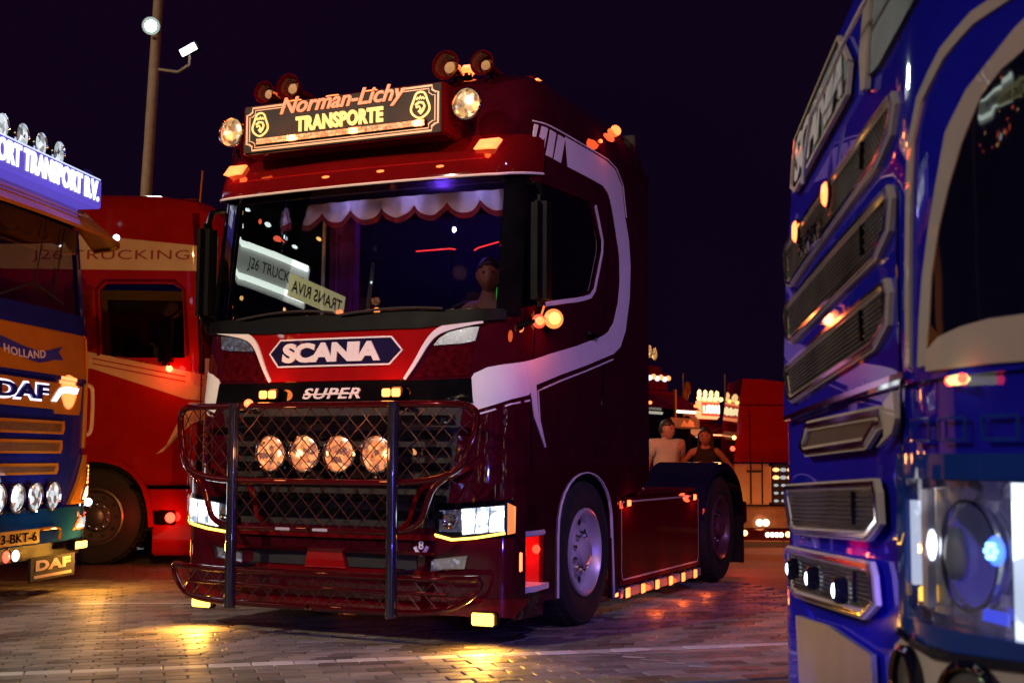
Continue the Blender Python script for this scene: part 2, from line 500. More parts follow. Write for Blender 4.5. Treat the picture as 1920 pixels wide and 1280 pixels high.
def brick_mat(name, wet=0.0):
    m, t, b = _mat(name)
    tc = t.nodes.new('ShaderNodeTexCoord'); mp = t.nodes.new('ShaderNodeMapping'); mp.inputs['Rotation'].default_value = (0, 0, R(-16.25))
    br = t.nodes.new('ShaderNodeTexBrick'); br.inputs['Scale'].default_value = 1.0
    br.inputs['Brick Width'].default_value = 0.24; br.inputs['Row Height'].default_value = 0.12; br.inputs['Mortar Size'].default_value = 0.006
    br.inputs['Color1'].default_value = (0.17, 0.155, 0.15, 1); br.inputs['Color2'].default_value = (0.12, 0.11, 0.105, 1); br.inputs['Mortar'].default_value = (0.03, 0.027, 0.025, 1)
    n = t.nodes.new('ShaderNodeTexNoise'); n.inputs['Scale'].default_value = 0.7; n.inputs['Detail'].default_value = 8
    mx = t.nodes.new('ShaderNodeMixRGB'); mx.blend_type = 'MULTIPLY'; mx.inputs[0].default_value = 0.7
    r = t.nodes.new('ShaderNodeValToRGB'); r.color_ramp.elements[0].position = 0.3; r.color_ramp.elements[0].color = (0.45, 0.45, 0.45, 1); r.color_ramp.elements[1].position = 0.7
    t.links.new(tc.outputs['Object'], mp.inputs[0]); t.links.new(mp.outputs[0], br.inputs['Vector']); t.links.new(tc.outputs['Object'], n.inputs['Vector'])
    t.links.new(n.outputs['Fac'], r.inputs[0]); t.links.new(br.outputs['Color'], mx.inputs[1]); t.links.new(r.outputs[0], mx.inputs[2])
    t.links.new(mx.outputs[0], b.inputs['Base Color'])
    b.inputs['Roughness'].default_value = 0.62
    bp = t.nodes.new('ShaderNodeBump'); bp.inputs['Strength'].default_value = 0.5; bp.inputs['Distance'].default_value = 0.004
    n2 = t.nodes.new('ShaderNodeTexNoise'); n2.inputs['Scale'].default_value = 90
    t.links.new(tc.outputs['Object'], n2.inputs['Vector']); t.links.new(n2.outputs['Fac'], bp.inputs['Height']); t.links.new(bp.outputs[0], b.inputs['Normal'])
    return m

def paver_mat(name, c0, c1):
    m, t, b = _mat(name)
    tc = t.nodes.new('ShaderNodeTexCoord'); ge = t.nodes.new('ShaderNodeNewGeometry')
    n = t.nodes.new('ShaderNodeTexNoise'); n.inputs['Scale'].default_value = 1.1; n.inputs['Detail'].default_value = 9; n.inputs['Roughness'].default_value = 0.65
    n2 = t.nodes.new('ShaderNodeTexNoise'); n2.inputs['Scale'].default_value = 150; n2.inputs['Detail'].default_value = 2
    rp = t.nodes.new('ShaderNodeValToRGB'); rp.color_ramp.elements[0].position = 0.25; rp.color_ramp.elements[0].color = (*c0, 1); rp.color_ramp.elements[1].position = 0.75; rp.color_ramp.elements[1].color = (*c1, 1)
    a = t.nodes.new('ShaderNodeMath'); a.operation = 'ADD'; a2 = t.nodes.new('ShaderNodeMath'); a2.operation = 'MULTIPLY'; a2.inputs[1].default_value = 0.42
    sb = t.nodes.new('ShaderNodeMath'); sb.operation = 'SUBTRACT'; sb.inputs[1].default_value = 0.17
    t.links.new(ge.outputs['Position'], n.inputs['Vector']); t.links.new(ge.outputs['Position'], n2.inputs['Vector'])
    oi = t.nodes.new('ShaderNodeObjectInfo'); sm_ = t.nodes.new('ShaderNodeMath'); sm_.operation = 'ADD'; fr_ = t.nodes.new('ShaderNodeMath'); fr_.operation = 'FRACT'
    t.links.new(ge.outputs['Random Per Island'], sm_.inputs[0]); t.links.new(oi.outputs['Random'], sm_.inputs[1]); t.links.new(sm_.outputs[0], fr_.inputs[0])
    rr_ = t.nodes.new('ShaderNodeMapRange'); rr_.inputs['From Min'].default_value = 0.3; rr_.inputs['From Max'].default_value = 0.7; rr_.inputs['To Min'].default_value = 0.34; rr_.inputs['To Max'].default_value = 0.72
    n3 = t.nodes.new('ShaderNodeTexNoise'); n3.inputs['Scale'].default_value = 3.0; n3.inputs['Detail'].default_value = 10; n3.inputs['Roughness'].default_value = 0.7
    t.links.new(ge.outputs['Position'], n3.inputs['Vector']); t.links.new(n3.outputs['Fac'], rr_.inputs['Value']); t.links.new(rr_.outputs[0], b.inputs['Roughness'])
    t.links.new(fr_.outputs[0], a2.inputs[0]); t.links.new(n.outputs['Fac'], a.inputs[0]); t.links.new(a2.outputs[0], a.inputs[1])
    t.links.new(a.outputs[0], sb.inputs[0]); t.links.new(sb.outputs[0], rp.inputs[0]); t.links.new(rp.outputs[0], b.inputs['Base Color'])
    b.inputs['Roughness'].default_value = 0.55
    bp = t.nodes.new('ShaderNodeBump'); bp.inputs['Strength'].default_value = 0.7; bp.inputs['Distance'].default_value = 0.004
    t.links.new(n2.outputs['Fac'], bp.inputs['Height']); t.links.new(bp.outputs[0], b.inputs['Normal'])
    return m

GMAT = brick_mat('distant brick paving')
PAV = paver_mat('concrete paver', (0.05, 0.044, 0.042), (0.28, 0.255, 0.235))
PAVW = paver_mat('worn white road paint', (0.36, 0.35, 0.35), (0.66, 0.65, 0.66))
gv = []; gf = []
xs = [-400, -120, -60] + [-30+2*i for i in range(31)] + [60, 120, 400]
ys = [-300, -60, -20, 0] + [2+2*i for i in range(28)] + [80, 140, 600]
for y in ys:
    for x in xs: gv.append((x, y, slope(x, y)-0.012))
nx = len(xs)
for j in range(len(ys)-1):
    for i in range(nx-1): gf.append((j*nx+i, j*nx+i+1, (j+1)*nx+i+1, (j+1)*nx+i))
ground = MB().add(gv, gf).build('ground', GMAT)
tag(ground, kind='structure')

LA = R(16.25); LX = Vector((math.cos(LA), math.sin(LA), 0)); LY = Vector((-math.sin(LA), math.cos(LA), 0)); LO = Vector((-2.72, 6.96, 0))
PW, PH, GAP = 0.240, 0.118, 0.009
def paver_verts(w, h, zig):
    """outline of one paver, chamfered top; zig = kinked ends so the courses interlock"""
    a = w/2-GAP/2; b = h/2-GAP/2; k = 0.018 if zig else 0.0
    out = [(-a-k,-b),(a-k,-b),(a-k,-0.012),(a+k,0.012),(a+k,b),(-a+k,b),(-a+k,0.012),(-a-k,-0.012)] if zig else [(-a,-b),(a,-b),(a,b),(-a,b)]
    c = 0.006
    vs = []
    for (sx, z) in ((1.0, -0.03), (1.0, -0.004)): vs += [(x, y, z) for x, y in out]
    vs += [(x*(1-c/a), y*(1-c/b), 0.0) for x, y in out]
    n = len(out); fs = []
    for l in range(2):
        for i in range(n): fs.append((l*n+i, l*n+(i+1)%n, (l+1)*n+(i+1)%n, (l+1)*n+i))
    fs.append(tuple(range(2*n, 3*n)))
    return vs, fs
def paver_mesh(zig, mat, name):
    vs, fs = paver_verts(PW, PH, zig)
    me = bpy.data.meshes.new(name); me.from_pydata(vs, [], fs); me.materials.append(mat); return me
ME_P, ME_Z, ME_W = paver_mesh(False, PAV, 'paver'), paver_mesh(True, PAV, 'paver'), paver_mesh(False, PAVW, 'painted_paver')
cand = []
for r in range(-9, 46):
    for c in range(-12, 26):
        off = 0.0 if r == 0 else (0.5 if r % 2 else 0.0)
        p = LO + LX*((c+off)*PW) + LY*(r*PH)
        if p.y < 6.2 or p.y > 12.2 or abs(p.x) > 0.42*p.y+0.3: continue
        cand.append((p, r))
def seen(p): return abs(p.x) < 0.4*p.y+0.1 and p.y > 6.55 and not (p.x > 1.55+0.2*(p.y-7))
near = sorted([q for q in cand if seen(q[0])], key=lambda q: q[0].y)
whites = [q for q in near if q[1] == 0]
ind = (whites + [q for q in near if q[1] != 0])[:300]
ids = set(id(q) for q in ind)
rest = {0: MB(), 1: MB()}
rng = random.Random(3)
for q in cand:
    p, r = q
    z = rng.uniform(-0.0022, 0.0012); ry = rng.uniform(-0.006, 0.006)
    zig = r > 0
    if id(q) in ids:
        o = bpy.data.objects.new('painted_paver' if r == 0 else 'paver', ME_W if r == 0 else (ME_Z if zig else ME_P))
        COL.objects.link(o); o.parent = ground; o.location = (p.x, p.y, z); o.rotation_euler = (ry, rng.uniform(-0.004, 0.004), LA+rng.uniform(-0.006, 0.006))
    else:
        vs, fs = paver_verts(PW, PH, zig)
        M = Matrix.Translation((p.x, p.y, z)) @ Matrix.Rotation(LA+rng.uniform(-0.006, 0.006), 4, 'Z')
        rest[0 if r != 0 else 1].add([M @ Vector(v) for v in vs], fs)
tag(rest[0].build('paving', PAV, ground), kind='stuff')
if rest[1].v: tag(rest[1].build('painted_paving', PAVW, ground), kind='stuff')
# thin painted bay line further back, and the short dashes
ln = MB()
a = Vector((-5.5, 9.93, 0)); b = Vector((-0.2, 10.49, 0)); d = (b-a).normalized(); q = Vector((-d.y, d.x, 0))*0.028
n = 24
for i in range(n):
    s_ = a.lerp(b, i/n+0.001); e_ = a.lerp(b, (i+0.985)/n)
    ln.box((0,0,0),(0,0,0)) if False else ln.add([s_-q+Vector((0,0,0.003)), e_-q+Vector((0,0,0.003)), e_+q+Vector((0,0,0.003)), s_+q+Vector((0,0,0.003))], [(0,1,2,3)])
tag(ln.build('painted_line', PAVW), kind='structure')
ln = MB()
for (x, y, l) in ((0.56,7.81,0.10),(0.72,7.66,0.07),(0.83,7.56,0.08),(0.94,7.45,0.06),(1.05,7.34,0.05)):
    for k in range(1): ln.add([(x-l, y-0.02, 0.003), (x+l, y-0.05, 0.003), (x+l, y-0.02, 0.003), (x-l*0.8, y+0.012, 0.003)], [(0,1,2,3)])
tag(ln.build('faded_road_marks', PAVW), kind='structure')
# pale kerb line far back, along the drive
kb = MB()
for i in range(14):
    x = 1.5+i*1.0; kb.box((x, 26.0, slope(x, 26)-0.02), (x+0.985, 26.25, slope(x, 26)+0.10), 0.01)
tag(kb.build('far_kerb', CREAM), kind='structure')

# ------------------------------------------------------------------ main show truck
T = empty('show_truck', (-1.157, 8.37, 0), R(-24.6))
tag(T, 'dark red long-nosed grille tractor unit with bull bar, four lit spot lamps and a glowing roof sign', 'truck')
T['label'] = 'dark red tractor unit with bull bar, four lit spot lamps and glowing roof sign'
HT = Hull(footprint(), lambda z: max(0, z-1.55)*0.13)
HW = Hull(footprint(hw=1.28, flat=1.1, bow=0.045, depth=0.20), lambda z: 0.0)
def arch(sg, n=14, u0=1.86, u1=2.90, top=1.06, zb=0.62):
    c = (u0+u1)/2; w = (u1-u0)/2; pts = []
    for k in range(n+1):
        a = math.pi*k/n
        pts.append((c-w*math.cos(a)*1.0, zb+(top-zb)*math.sin(a)**0.8))
    return pts
for sg in (1, -1):
    low = [(1.62,0.24),(1.86,0.24)] + arch(1) + [(2.90,0.14),(3.04,0.14),(3.04,0.86),(3.54,0.92),(3.54,2.06),(1.27,2.06),(1.27,0.70),(1.62,0.70)]
    patch('side_panel', HT, [(sg*u, z) for u, z in low], MAROON, T, off=0.0, th=0.03)
    patch('step_panel', HT, [(sg*u, z) for u, z in [(1.27,0.16),(1.62,0.16),(1.62,0.32),(1.27,0.32)]], MAROON, T, off=0.0, th=0.03)
    up = [(1.17,2.06),(3.54,2.06),(3.54,3.46),(1.17,3.46),(1.17,2.96),(1.25,2.96),(2.30,3.00),(2.56,2.72),(2.42,2.37),(2.20,2.30),(1.25,2.11),(1.17,2.11)]
    patch('rear_side_panel', HT, [(sg*u, z) for u, z in up], MAROON, T, off=0.0, th=0.03)
    patch('windscreen_pillar', HT, [(sg*u, z) for u, z in [(1.10,2.03),(1.27,2.06),(1.27,3.0),(1.10,3.0)]], BLACK, T, off=0.006, th=0.04)
    patch('side_window', HT, [(sg*u, z) for u, z in [(1.26,2.10),(2.20,2.29),(2.43,2.36),(2.57,2.72),(2.31,3.01),(1.26,2.97)]], GLASSD, T, off=-0.018, th=0.006)
# front shell, split as the body is
patch('bumper_shell', HW, [(-1.36,0.30),(1.36,0.30),(1.36,1.00),(-1.36,1.00)], MAROON, T, off=0.0, th=0.05)
patch('front_panel', HT, [(-1.27,0.98),(1.27,0.98),(1.27,2.06),(-1.27,2.06)], MAROON, T, off=0.0, th=0.05)
patch('bumper_lip', HW, [(-1.25,0.19),(1.25,0.19),(1.38,0.30),(-1.38,0.30)], DRED, T, off=0.03, th=0.05)
ws = patch('windscreen', HT, [(-1.12,2.07),(1.12,2.07),(1.12,2.98),(-1.12,2.98)], GLASS, T, off=0.0, th=0.006)
patch('windscreen_frame', HT, dense([(-1.14,2.02),(1.14,2.02)])+dense([(1.14,2.10),(-1.14,2.10)]), DEEP, T, off=0.012, th=0.03)
cw = MB()
for i in range(-11, 12):
    pass
patch('wiper_cowl', HT, [(-1.16,2.015),(-0.6,1.985),(0.6,1.985),(1.16,2.03),(1.16,2.09),(0.6,2.075),(-0.6,2.075),(-1.16,2.09)], DEEP, T, off=0.03, th=0.06)
for x0, x1, zz in ((-0.85, -0.05, 2.13), (0.0, 0.75, 2.12)):
    w = MB()
    pts = [HT.at(x0+(x1-x0)*k/8, 2.09+(zz-2.09)*math.sin(k/8*2.6), 0.035) for k in range(9)]
    w.tube(pts, 0.009, 6); w.build('wiper', MATTE, T)
# roof cap
rings = []
for (z, ins, yf, bk) in ((3.42,0.0,0.0,2.5),(3.55,0.015,0.03,2.5),(3.68,0.06,0.12,2.47),(3.76,0.14,0.30,2.42),(3.80,0.28,0.55,2.3)):
    ring = []
    for k in range(41):
        u = -3.54 + 7.08*k/40
        p = HT.at(u, z)
        x = p.x*(1.25-ins)/1.25; y = p.y+yf*(1-min(1, p.y/2.5))
        y = min(y, bk)
        ring.append((x, y, z))
    rings.append(ring)
rf = MB(); n = 41
rf.add([p for r_ in rings for p in r_], [(l*n+k, l*n+(k+1)%n, (l+1)*n+(k+1)%n, (l+1)*n+k) for l in range(4) for k in range(n)] + [tuple((4*n+k) for k in range(n))], True)
roof = rf.build('roof', MAROON, T)
patch('roof_front', HT, [(-1.20,2.98),(1.20,2.98),(1.20,3.46),(-1.20,3.46)], MAROON, T, off=-0.002, th=0.03)
MB().box((-1.22,2.46,0.95),(1.22,2.50,3.75),0.01).build('rear_wall', MATTE, T)
# side air deflectors behind the cab
for sg in (1, -1):
    d = MB().prism([(2.50,0.92),(2.78,0.98),(2.78,3.2),(2.66,3.5),(2.50,3.62)], sg*1.12, sg*1.225, 'yz')
    d.build('air_deflector', MAROON, T)
# sun visor with its white edge
vs = []; fs = []; prof = [(2.985,0.02),(2.965,0.085),(2.975,0.10),(3.03,0.105),(3.10,0.085),(3.22,0.035),(3.26,0.0)]
us = [-1.40+2.80*k/40 for k in range(41)]
for u in us:
    e = max(0, abs(u)-1.05); tp = 0.62*(1-min(1, e/0.30))+0.04
    for z, o in prof: vs.append(HT.at(u, z+ e*0.16*(1 if z < 3.05 else 0.3), o*tp+0.004))
m_ = len(prof)
for i in range(40):
    for k in range(m_-1): fs.append((i*m_+k, (i+1)*m_+k, (i+1)*m_+k+1, i*m_+k+1))
fs += [tuple(range(m_)), tuple(40*m_+k for k in range(m_))[::-1]]
visor = MB().add(vs, fs, True).build('sun_visor', paint('visor red lacquer', (0.11,0.003,0.004), 0.28, 1, var=0.1), T)
tr = MB(); pts = []
for u in us:
    e = max(0, abs(u)-1.05); tp = 0.62*(1-min(1, e/0.30))+0.04; pts.append(HT.at(u, 2.972+e*0.16, 0.105*tp+0.004))
tr.tube(pts, 0.009, 6); tr.build('visor_edge_trim', WHITE, visor)
tr = MB(); tr.tube([HT.at(u, 3.085, 0.060) for u in us if abs(u) < 1.0], 0.007, 6); tr.build('visor_crease', RED, visor)
for x in (-0.985, 0.985):
    p = HT.at(x, 3.18, 0.07)
    h = MB().add([(p.x-0.085,p.y+0.05,3.15),(p.x+0.055,p.y+0.05,3.15),(p.x+0.085,p.y+0.07,3.215),(p.x-0.05,p.y+0.07,3.215),
                  (p.x-0.085,p.y-0.015,3.15),(p.x+0.055,p.y-0.015,3.15),(p.x+0.085,p.y+0.01,3.215),(p.x-0.05,p.y+0.01,3.215)],
                 [(0,1,2,3),(7,6,5,4),(0,4,5,1),(1,5,6,2),(2,6,7,3),(3,7,4,0)]).build('marker_lamp', AMBERS, T)
    light('marker_glow', T, (p.x, p.y-0.05, 3.18), (1.0, 0.10, 0.02), 1.0, size=0.03)
    light('marker_glow', T, (p.x, p.y-0.22, 3.40), (1.0, 0.12, 0.02), 1.0, size=0.05)
# illuminated roof sign
SY = 0.0
sg_ = MB().box((-0.785,SY,3.225),(0.785,SY+0.30,3.568),0.012).build('roof_sign', DRED, T)
MB().box((-0.765,SY-0.006,3.235),(0.765,SY+0.004,3.56),0.003).build('sign_face', MATTE, sg_)
def notched(hw, z0, z1, n=0.045):
    return [(-hw+n,z0),(hw-n,z0),(hw-n,z0+n*0.6),(hw-n*0.4,z0+n),(hw,z0+n),(hw,z1-n),(hw-n*0.4,z1-n),(hw-n,z1-n*0.6),(hw-n,z1),(-hw+n,z1),(-hw+n,z1-n*0.6),(-hw+n*0.4,z1-n),(-hw,z1-n),(-hw,z0+n),(-hw+n*0.4,z0+n),(-hw+n,z0+n*0.6)]
fr = MB()
def flat_ribbon(mb, pts, w, y0, y1, closed=False):
    P = [Vector((a, b)) for a, b in pts]; n = len(P); vs = []
    for i, p in enumerate(P):
        a = P[(i-1) % n] if (i > 0 or closed) else p; b = P[(i+1) % n] if (i < n-1 or closed) else p
        d = (b-a).normalized(); q = Vector((-d.y, d.x))*w/2
        for e, yy in ((p+q, y0), (p+q, y1), (p-q, y1), (p-q, y0)): vs.append((e.x, yy, e.y))
    fs = []
    for i in range(n if closed else n-1):
        j = (i+1) % n
        for k in range(4): fs.append((i*4+k, i*4+(k+1)%4, j*4+(k+1)%4, j*4+k))
    if not closed: fs += [(0,1,2,3), tuple((n-1)*4+k for k in (3,2,1,0))]
    mb.add(vs, fs); return mb
N1 = notched(0.745, 3.25, 3.545)
# outer line is broken at the top where the script name crosses it
flat_ribbon(fr, [(-0.43,3.545)]+N1[9:]+N1[:9]+[(0.47,3.545)], 0.012, SY-0.012, SY-0.007)
N2 = notched(0.722, 3.268, 3.527, 0.045)
flat_ribbon(fr, [(-0.43,3.527)]+N2[9:]+N2[:9]+[(0.47,3.527)], 0.006, SY-0.012, SY-0.007)
fr.build('sign_border', SIGNF, sg_)
text('script_lettering', 'Norman-Lichy', 0.98, 0.145, (0.02,SY-0.014,3.515), (1,0,0), (0,0,1), SIGNR, sg_, shear=0.35, bold=0.012, extrude=0.012)
text('block_lettering', 'TRANSPORTE', 0.68, 0.105, (0.0,SY-0.014,3.395), (1,0,0), (0,0,1), SIGNY, sg_, bold=0.045, extrude=0.012, spacing=1.08)
MB().box((-0.66,SY-0.02,3.280),(0.66,SY-0.006,3.328),0.002).build('light_bar', BLACK, sg_)
lb = MB()
for i in range(64):
    for j in range(2):
        x = -0.645+1.29*i/63; lb.box((x-0.0085, SY-0.026, 3.285+j*0.0205),(x+0.0085, SY-0.019, 3.303+j*0.0205))
tag(lb.build('light_bar_cells', faceted('led cells', (0.25,0.06,0.012),(0.8,0.24,0.06),(1.0,0.6,0.25),1.3,60,(0.15,0.5)), sg_), kind='stuff')
def crest(x, z, s, parent):
    c = MB()
    out = [(x+s*math.sin(a)*(0.72+0.12*math.cos(3*a)), z+s*math.cos(a)*0.98) for a in [2*math.pi*k/36 for k in range(36)]]
    flat_ribbon(c, out, s*0.15, SY-0.014, SY-0.007, True)
    # crowned bird head: beak, crown and neck strokes
    flat_ribbon(c, [(x-s*0.34,z+s*0.42),(x-s*0.2,z+s*0.58),(x-s*0.1,z+s*0.46),(x,z+s*0.66),(x+s*0.1,z+s*0.46),(x+s*0.2,z+s*0.58),(x+s*0.34,z+s*0.42)], s*0.14, SY-0.014, SY-0.007)
    flat_ribbon(c, [(x-s*0.42,z+s*0.02),(x-s*0.12,z+s*0.22),(x+s*0.22,z+s*0.16),(x+s*0.36,z-s*0.10),(x+s*0.22,z-s*0.42),(x-s*0.02,z-s*0.66)], s*0.17, SY-0.014, SY-0.007)
    flat_ribbon(c, [(x-s*0.36,z-s*0.16),(x-s*0.1,z-s*0.08),(x+s*0.04,z-s*0.3),(x-s*0.16,z-s*0.52)], s*0.14, SY-0.014, SY-0.007)
    c.build('crest', SIGNY, parent)
crest(-0.635, 3.425, 0.082, sg_); crest(0.615, 3.425, 0.088, sg_)
for x in (-0.5,0,0.5): light('sign_glow', T, (x,-0.22,3.36), (1.0,0.20,0.05), 2.0, size=0.03)
for x in (-0.92, 0.92):
    round_lamp(T, (x, 0.05, 3.415), 0.098, LAMPG)
    MB().tube([(x,0.12,3.31),(x,0.14,3.25)], 0.014, 8).build('lamp_bracket', BLACK, T)
for x, y, z, r in ((0.64,0.34,3.77,0.098),(0.90,0.36,3.76,0.083),(-0.62,0.34,3.77,0.092),(-0.84,0.36,3.76,0.08)):
    horn(T, (x, y-0.05, z), r)
for x, y, z, w in ((0.69,0.52,3.79,0.05),(-0.74,0.52,3.79,0.045)):
    MB().tube([(x,y,z-0.06),(x,y,z)], 0.03, 12).build('beacon_foot', BLACK, T)
    MB().box((x-w*0.8,y-0.04,z-0.035),(x+w*0.8,y+0.04,z+0.035),0.015).build('beacon', AMBERS, T)
for x in (-0.4, -0.1, 0.2):
    MB().box((x-0.05, 0.05, 3.578),(x+0.05, 0.09, 3.59),0.004).build('roof_marker', AMBERS, T)
for x in (1.0, -1.0):
    h = MB().box((x-0.09,0.80,3.70),(x+0.06,1.02,3.80),0.02).build('roof_lamp_pod', DRED, T)
    MB().add([(x-0.09,0.79,3.70),(x+0.09,0.80,3.68),(x+0.09,0.80,3.77),(x-0.03,0.79,3.755),(x-0.09,0.90,3.70),(x+0.09,0.95,3.68),(x+0.09,0.95,3.77),(x-0.03,0.9,3.755)],
             [(0,1,2,3),(7,6,5,4),(0,4,5,1),(1,5,6,2),(2,6,7,3),(3,7,4,0)]).build('lens', AMBERS, h)
    light('marker_glow', T, (x*1.02,0.72,3.62), (1.0,0.12,0.02), 1.2, size=0.05)
for y, z, rr in ((2.10, 3.70, 0.07), (1.62, 3.50, 0.025)):
    for sg in (1, -1):
        x = 1.19 if z > 3.6 else 1.245
        MB().ball((sg*x, y, z), rr, (0.5,1.0,0.55)).build('side_roof_lamp', AMBERS, T)
        light('marker_glow', T, (sg*(x+0.07), y, z-0.01), (1.0,0.08,0.02), 0.8, size=0.05)
# white paint stripe down the side (both sides), speed blocks at its front end
SO = [(1.74,3.365),(2.25,3.372),(2.56,3.37),(2.75,3.34),(2.90,3.25),(3.014,3.007),(3.116,2.853),(3.180,2.646),(3.190,2.394),(3.129,2.135),(3.03,2.00),(2.88,1.935),(2.35,1.815),(1.866,1.715),(1.467,1.625),(1.383,1.558),(1.236,1.527),(1.089,1.480),(1.005,1.455)]
SI = [(1.81,3.165),(2.286,3.170),(2.50,3.168),(2.62,3.13),(2.72,3.03),(2.82,2.87),(2.92,2.70),(2.96,2.50),(2.94,2.33),(2.86,2.17),(2.75,2.09),(2.64,2.05),(2.139,1.935),(1.677,1.845),(1.40,1.785),(1.30,1.765),(1.152,1.742),(1.068,1.725),(0.984,1.685),(0.935,1.60),(0.925,1.545)]
for sg in (1, -1):
    poly = SO + SI[::-1]
    patch('white_stripe', HT, [(sg*u, z) for u, z in poly], WHITE, T, off=0.004, th=0.006)
    patch('stripe_spear', HT, [(sg*u, z) for u, z in [(1.33,1.76),(1.50,1.80),(1.475,1.63),(1.53,1.42),(1.635,1.23),(1.46,1.42),(1.40,1.60)]], WHITE, T, off=0.0055, th=0.006)
    for (a, b, c, d) in ((1.29,1.325,1.268,1.292),(1.36,1.435,1.32,1.395),(1.475,1.575,1.43,1.53),(1.615,1.735,1.565,1.685)):
        patch('speed_block', HT, [(sg*c,3.165),(sg*d,3.165),(sg*b,3.352),(sg*a,3.352)], WHITE, T, off=0.004, th=0.006)
    for pin in ([(1.27,3.372),(1.7,3.383),(2.25,3.388),(2.58,3.388),(2.78,3.355),(2.93,3.26),(3.04,3.02)], [(2.88,1.895),(2.35,1.775),(1.87,1.675),(1.515,1.592),(1.55,1.40),(1.645,1.23)], [(1.40,1.525),(1.236,1.497),(1.089,1.450),(1.02,1.43)]):
        mb = MB(); ribbon(HT, [(sg*u, z) for u, z in dense(pin, 0.1)], 0.010, mb); mb.build('pinstripe', WHITE, T)
    mb = MB(); ribbon(HT, [(sg*u, z) for u, z in dense(smoothpts([(2.37,2.99),(2.47,2.86),(2.57,2.72),(2.49,2.51),(2.42,2.33),(2.20,2.275),(1.80,2.21),(1.467,2.15)],1),0.08)], 0.032, mb)
    mb.build('window_trim', WHITE, T)
    for gp in ([(1.42,3.12),(1.42,1.10)], [(2.66,3.10),(2.70,1.20)]):
        mb = MB(); ribbon(HT, [(sg*u, z) for u, z in dense(gp, 0.1)], 0.008, mb, off=0.003); mb.build('door_gap', BLACK, T)
    mb = MB(); ribbon(HT, [(sg*u, z) for u, z in dense([(2.94,0.14),(2.90,0.62)]+arch(1)[::-1]+[(1.86,0.24)],0.1)], 0.007, mb, off=0.012, th=0.02)
    mb.build('wheel_arch_trim', WHITE, T)
    h = MB().box((sg*1.245,1.32,2.02),(sg*1.29,1.50,2.05),0.01).build('door_handle', BLACK, T)
# bonnet flap between white trims
patch('bonnet', HT, [(-0.56,1.665),(-0.50,1.655),(0.46,1.655),(0.54,1.67),(0.66,1.88),(0.72,1.945),(0.94,2.015),(0.6,1.99),(-0.6,1.99),(-0.94,2.02),(-0.72,1.945),(-0.66,1.88)], RED, T, off=0.014, th=0.014)
for sg in (1, -1):
    c = [(1.02,2.035),(0.90,2.012),(0.78,1.985),(0.70,1.945),(0.645,1.875),(0.585,1.76),(0.515,1.655)]
    P = dense(smoothpts([(sg*u, z) for u, z in c], 2), 0.05)
    # tapering trim: wide at the top, thin at the foot
    mb = MB(); m2 = len(P); vs = []
    for i, p in enumerate(P):
        a = Vector(P[max(0,i-1)]); b = Vector(P[min(m2-1,i+1)]); d = (b-a).normalized(); q = Vector((-d.y, d.x))*(0.024*(1-i/m2)+0.008)
        p = Vector(p)
        for s_, o in ((1,0.012),(1,0.026),(-1,0.026),(-1,0.012)): e = p+q*s_; vs.append(HT.at(e.x, e.y, o))
    fs = [(i*4+k, i*4+(k+1)%4, (i+1)*4+(k+1)%4, (i+1)*4+k) for i in range(m2-1) for k in range(4)]
    mb.add(vs, fs); mb.build('bonnet_trim', WHITE, T)
    patch('upper_lamp', HT, [(sg*u, z) for u, z in [(1.00,1.985),(0.90,1.978),(0.80,1.955),(0.73,1.915),(0.695,1.87),(0.90,1.880),(0.98,1.895)]], LAMPD, T, off=0.010, th=0.012)
    patch('upper_lamp_glass', HT, [(sg*u, z) for u, z in [(1.00,1.985),(0.90,1.978),(0.80,1.955),(0.73,1.915),(0.695,1.87),(0.90,1.880),(0.98,1.895)]], GLASSC, T, off=0.018, th=0.003)
    patch('mesh_inset', HT, [(sg*u, z) for u, z in [(0.97,1.875),(0.69,1.850),(0.58,1.665),(0.95,1.675)]], paint('dark red mesh', (0.05,0.002,0.005), 0.5, 0.35, var=0.5, bump=0.8, scale=30), T, off=0.004, th=0.012)
# hexagonal badge
hexa = [(-0.535,1.845),(-0.455,1.935),(0.40,1.935),(0.485,1.845),(0.40,1.755),(-0.455,1.755)]
bd = patch('badge', HT, hexa, paint('badge navy', (0.012,0.010,0.045), 0.2, 1), T, off=0.026, th=0.012)
mb = MB(); ribbon(HT, dense(hexa, 0.06, True), 0.011, mb, off=0.030, th=0.01, closed=True); mb.build('badge_border', WHITE, bd)
text('badge_lettering', 'SCANIA', 0.76, 0.132, None, None, None, WHITE, bd, fn=lambda a, b, o: HT.at(a-0.045, 1.845+b, 0.030+o), bold=0.055, extrude=0.010, spacing=0.92)
# black band with SUPER and two double lamps
patch('grille_band', HT, [(-0.99,1.50),(0.99,1.50),(0.97,1.655),(0.5,1.645),(-0.5,1.645),(-0.97,1.655)], BLACK, T, off=0.008, th=0.012)
text('band_lettering', 'SUPER', 0.44, 0.072, None, None, None, WHITE, T, fn=lambda a, b, o: HT.at(a-0.02, 1.572+b, 0.016+o), bold=0.02, extrude=0.008, shear=0.25, spacing=1.12)
mb = MB(); ribbon(HT, [(-0.23,1.566),(-0.1,1.567),(0.0,1.568),(0.1,1.569),(0.19,1.570)], 0.010, mb, off=0.024, th=0.01); mb.build('lettering_bar', WHITE, T)
for x in (-0.49, 0.455):
    b_ = MB().box((x-0.075,-0.055,1.53),(x+0.075,0.03,1.605),0.008).build('grille_lamp', BLACK, T)
    for k in (-1, 1):
        MB().box((x+k*0.036-0.031,-0.064,1.542),(x+k*0.036+0.031,-0.05,1.594),0.008).build('lens', AMBER, b_)
    light('lamp_glow', T, (x,-0.13,1.6), (1.0,0.22,0.04), 1.8, size=0.04)
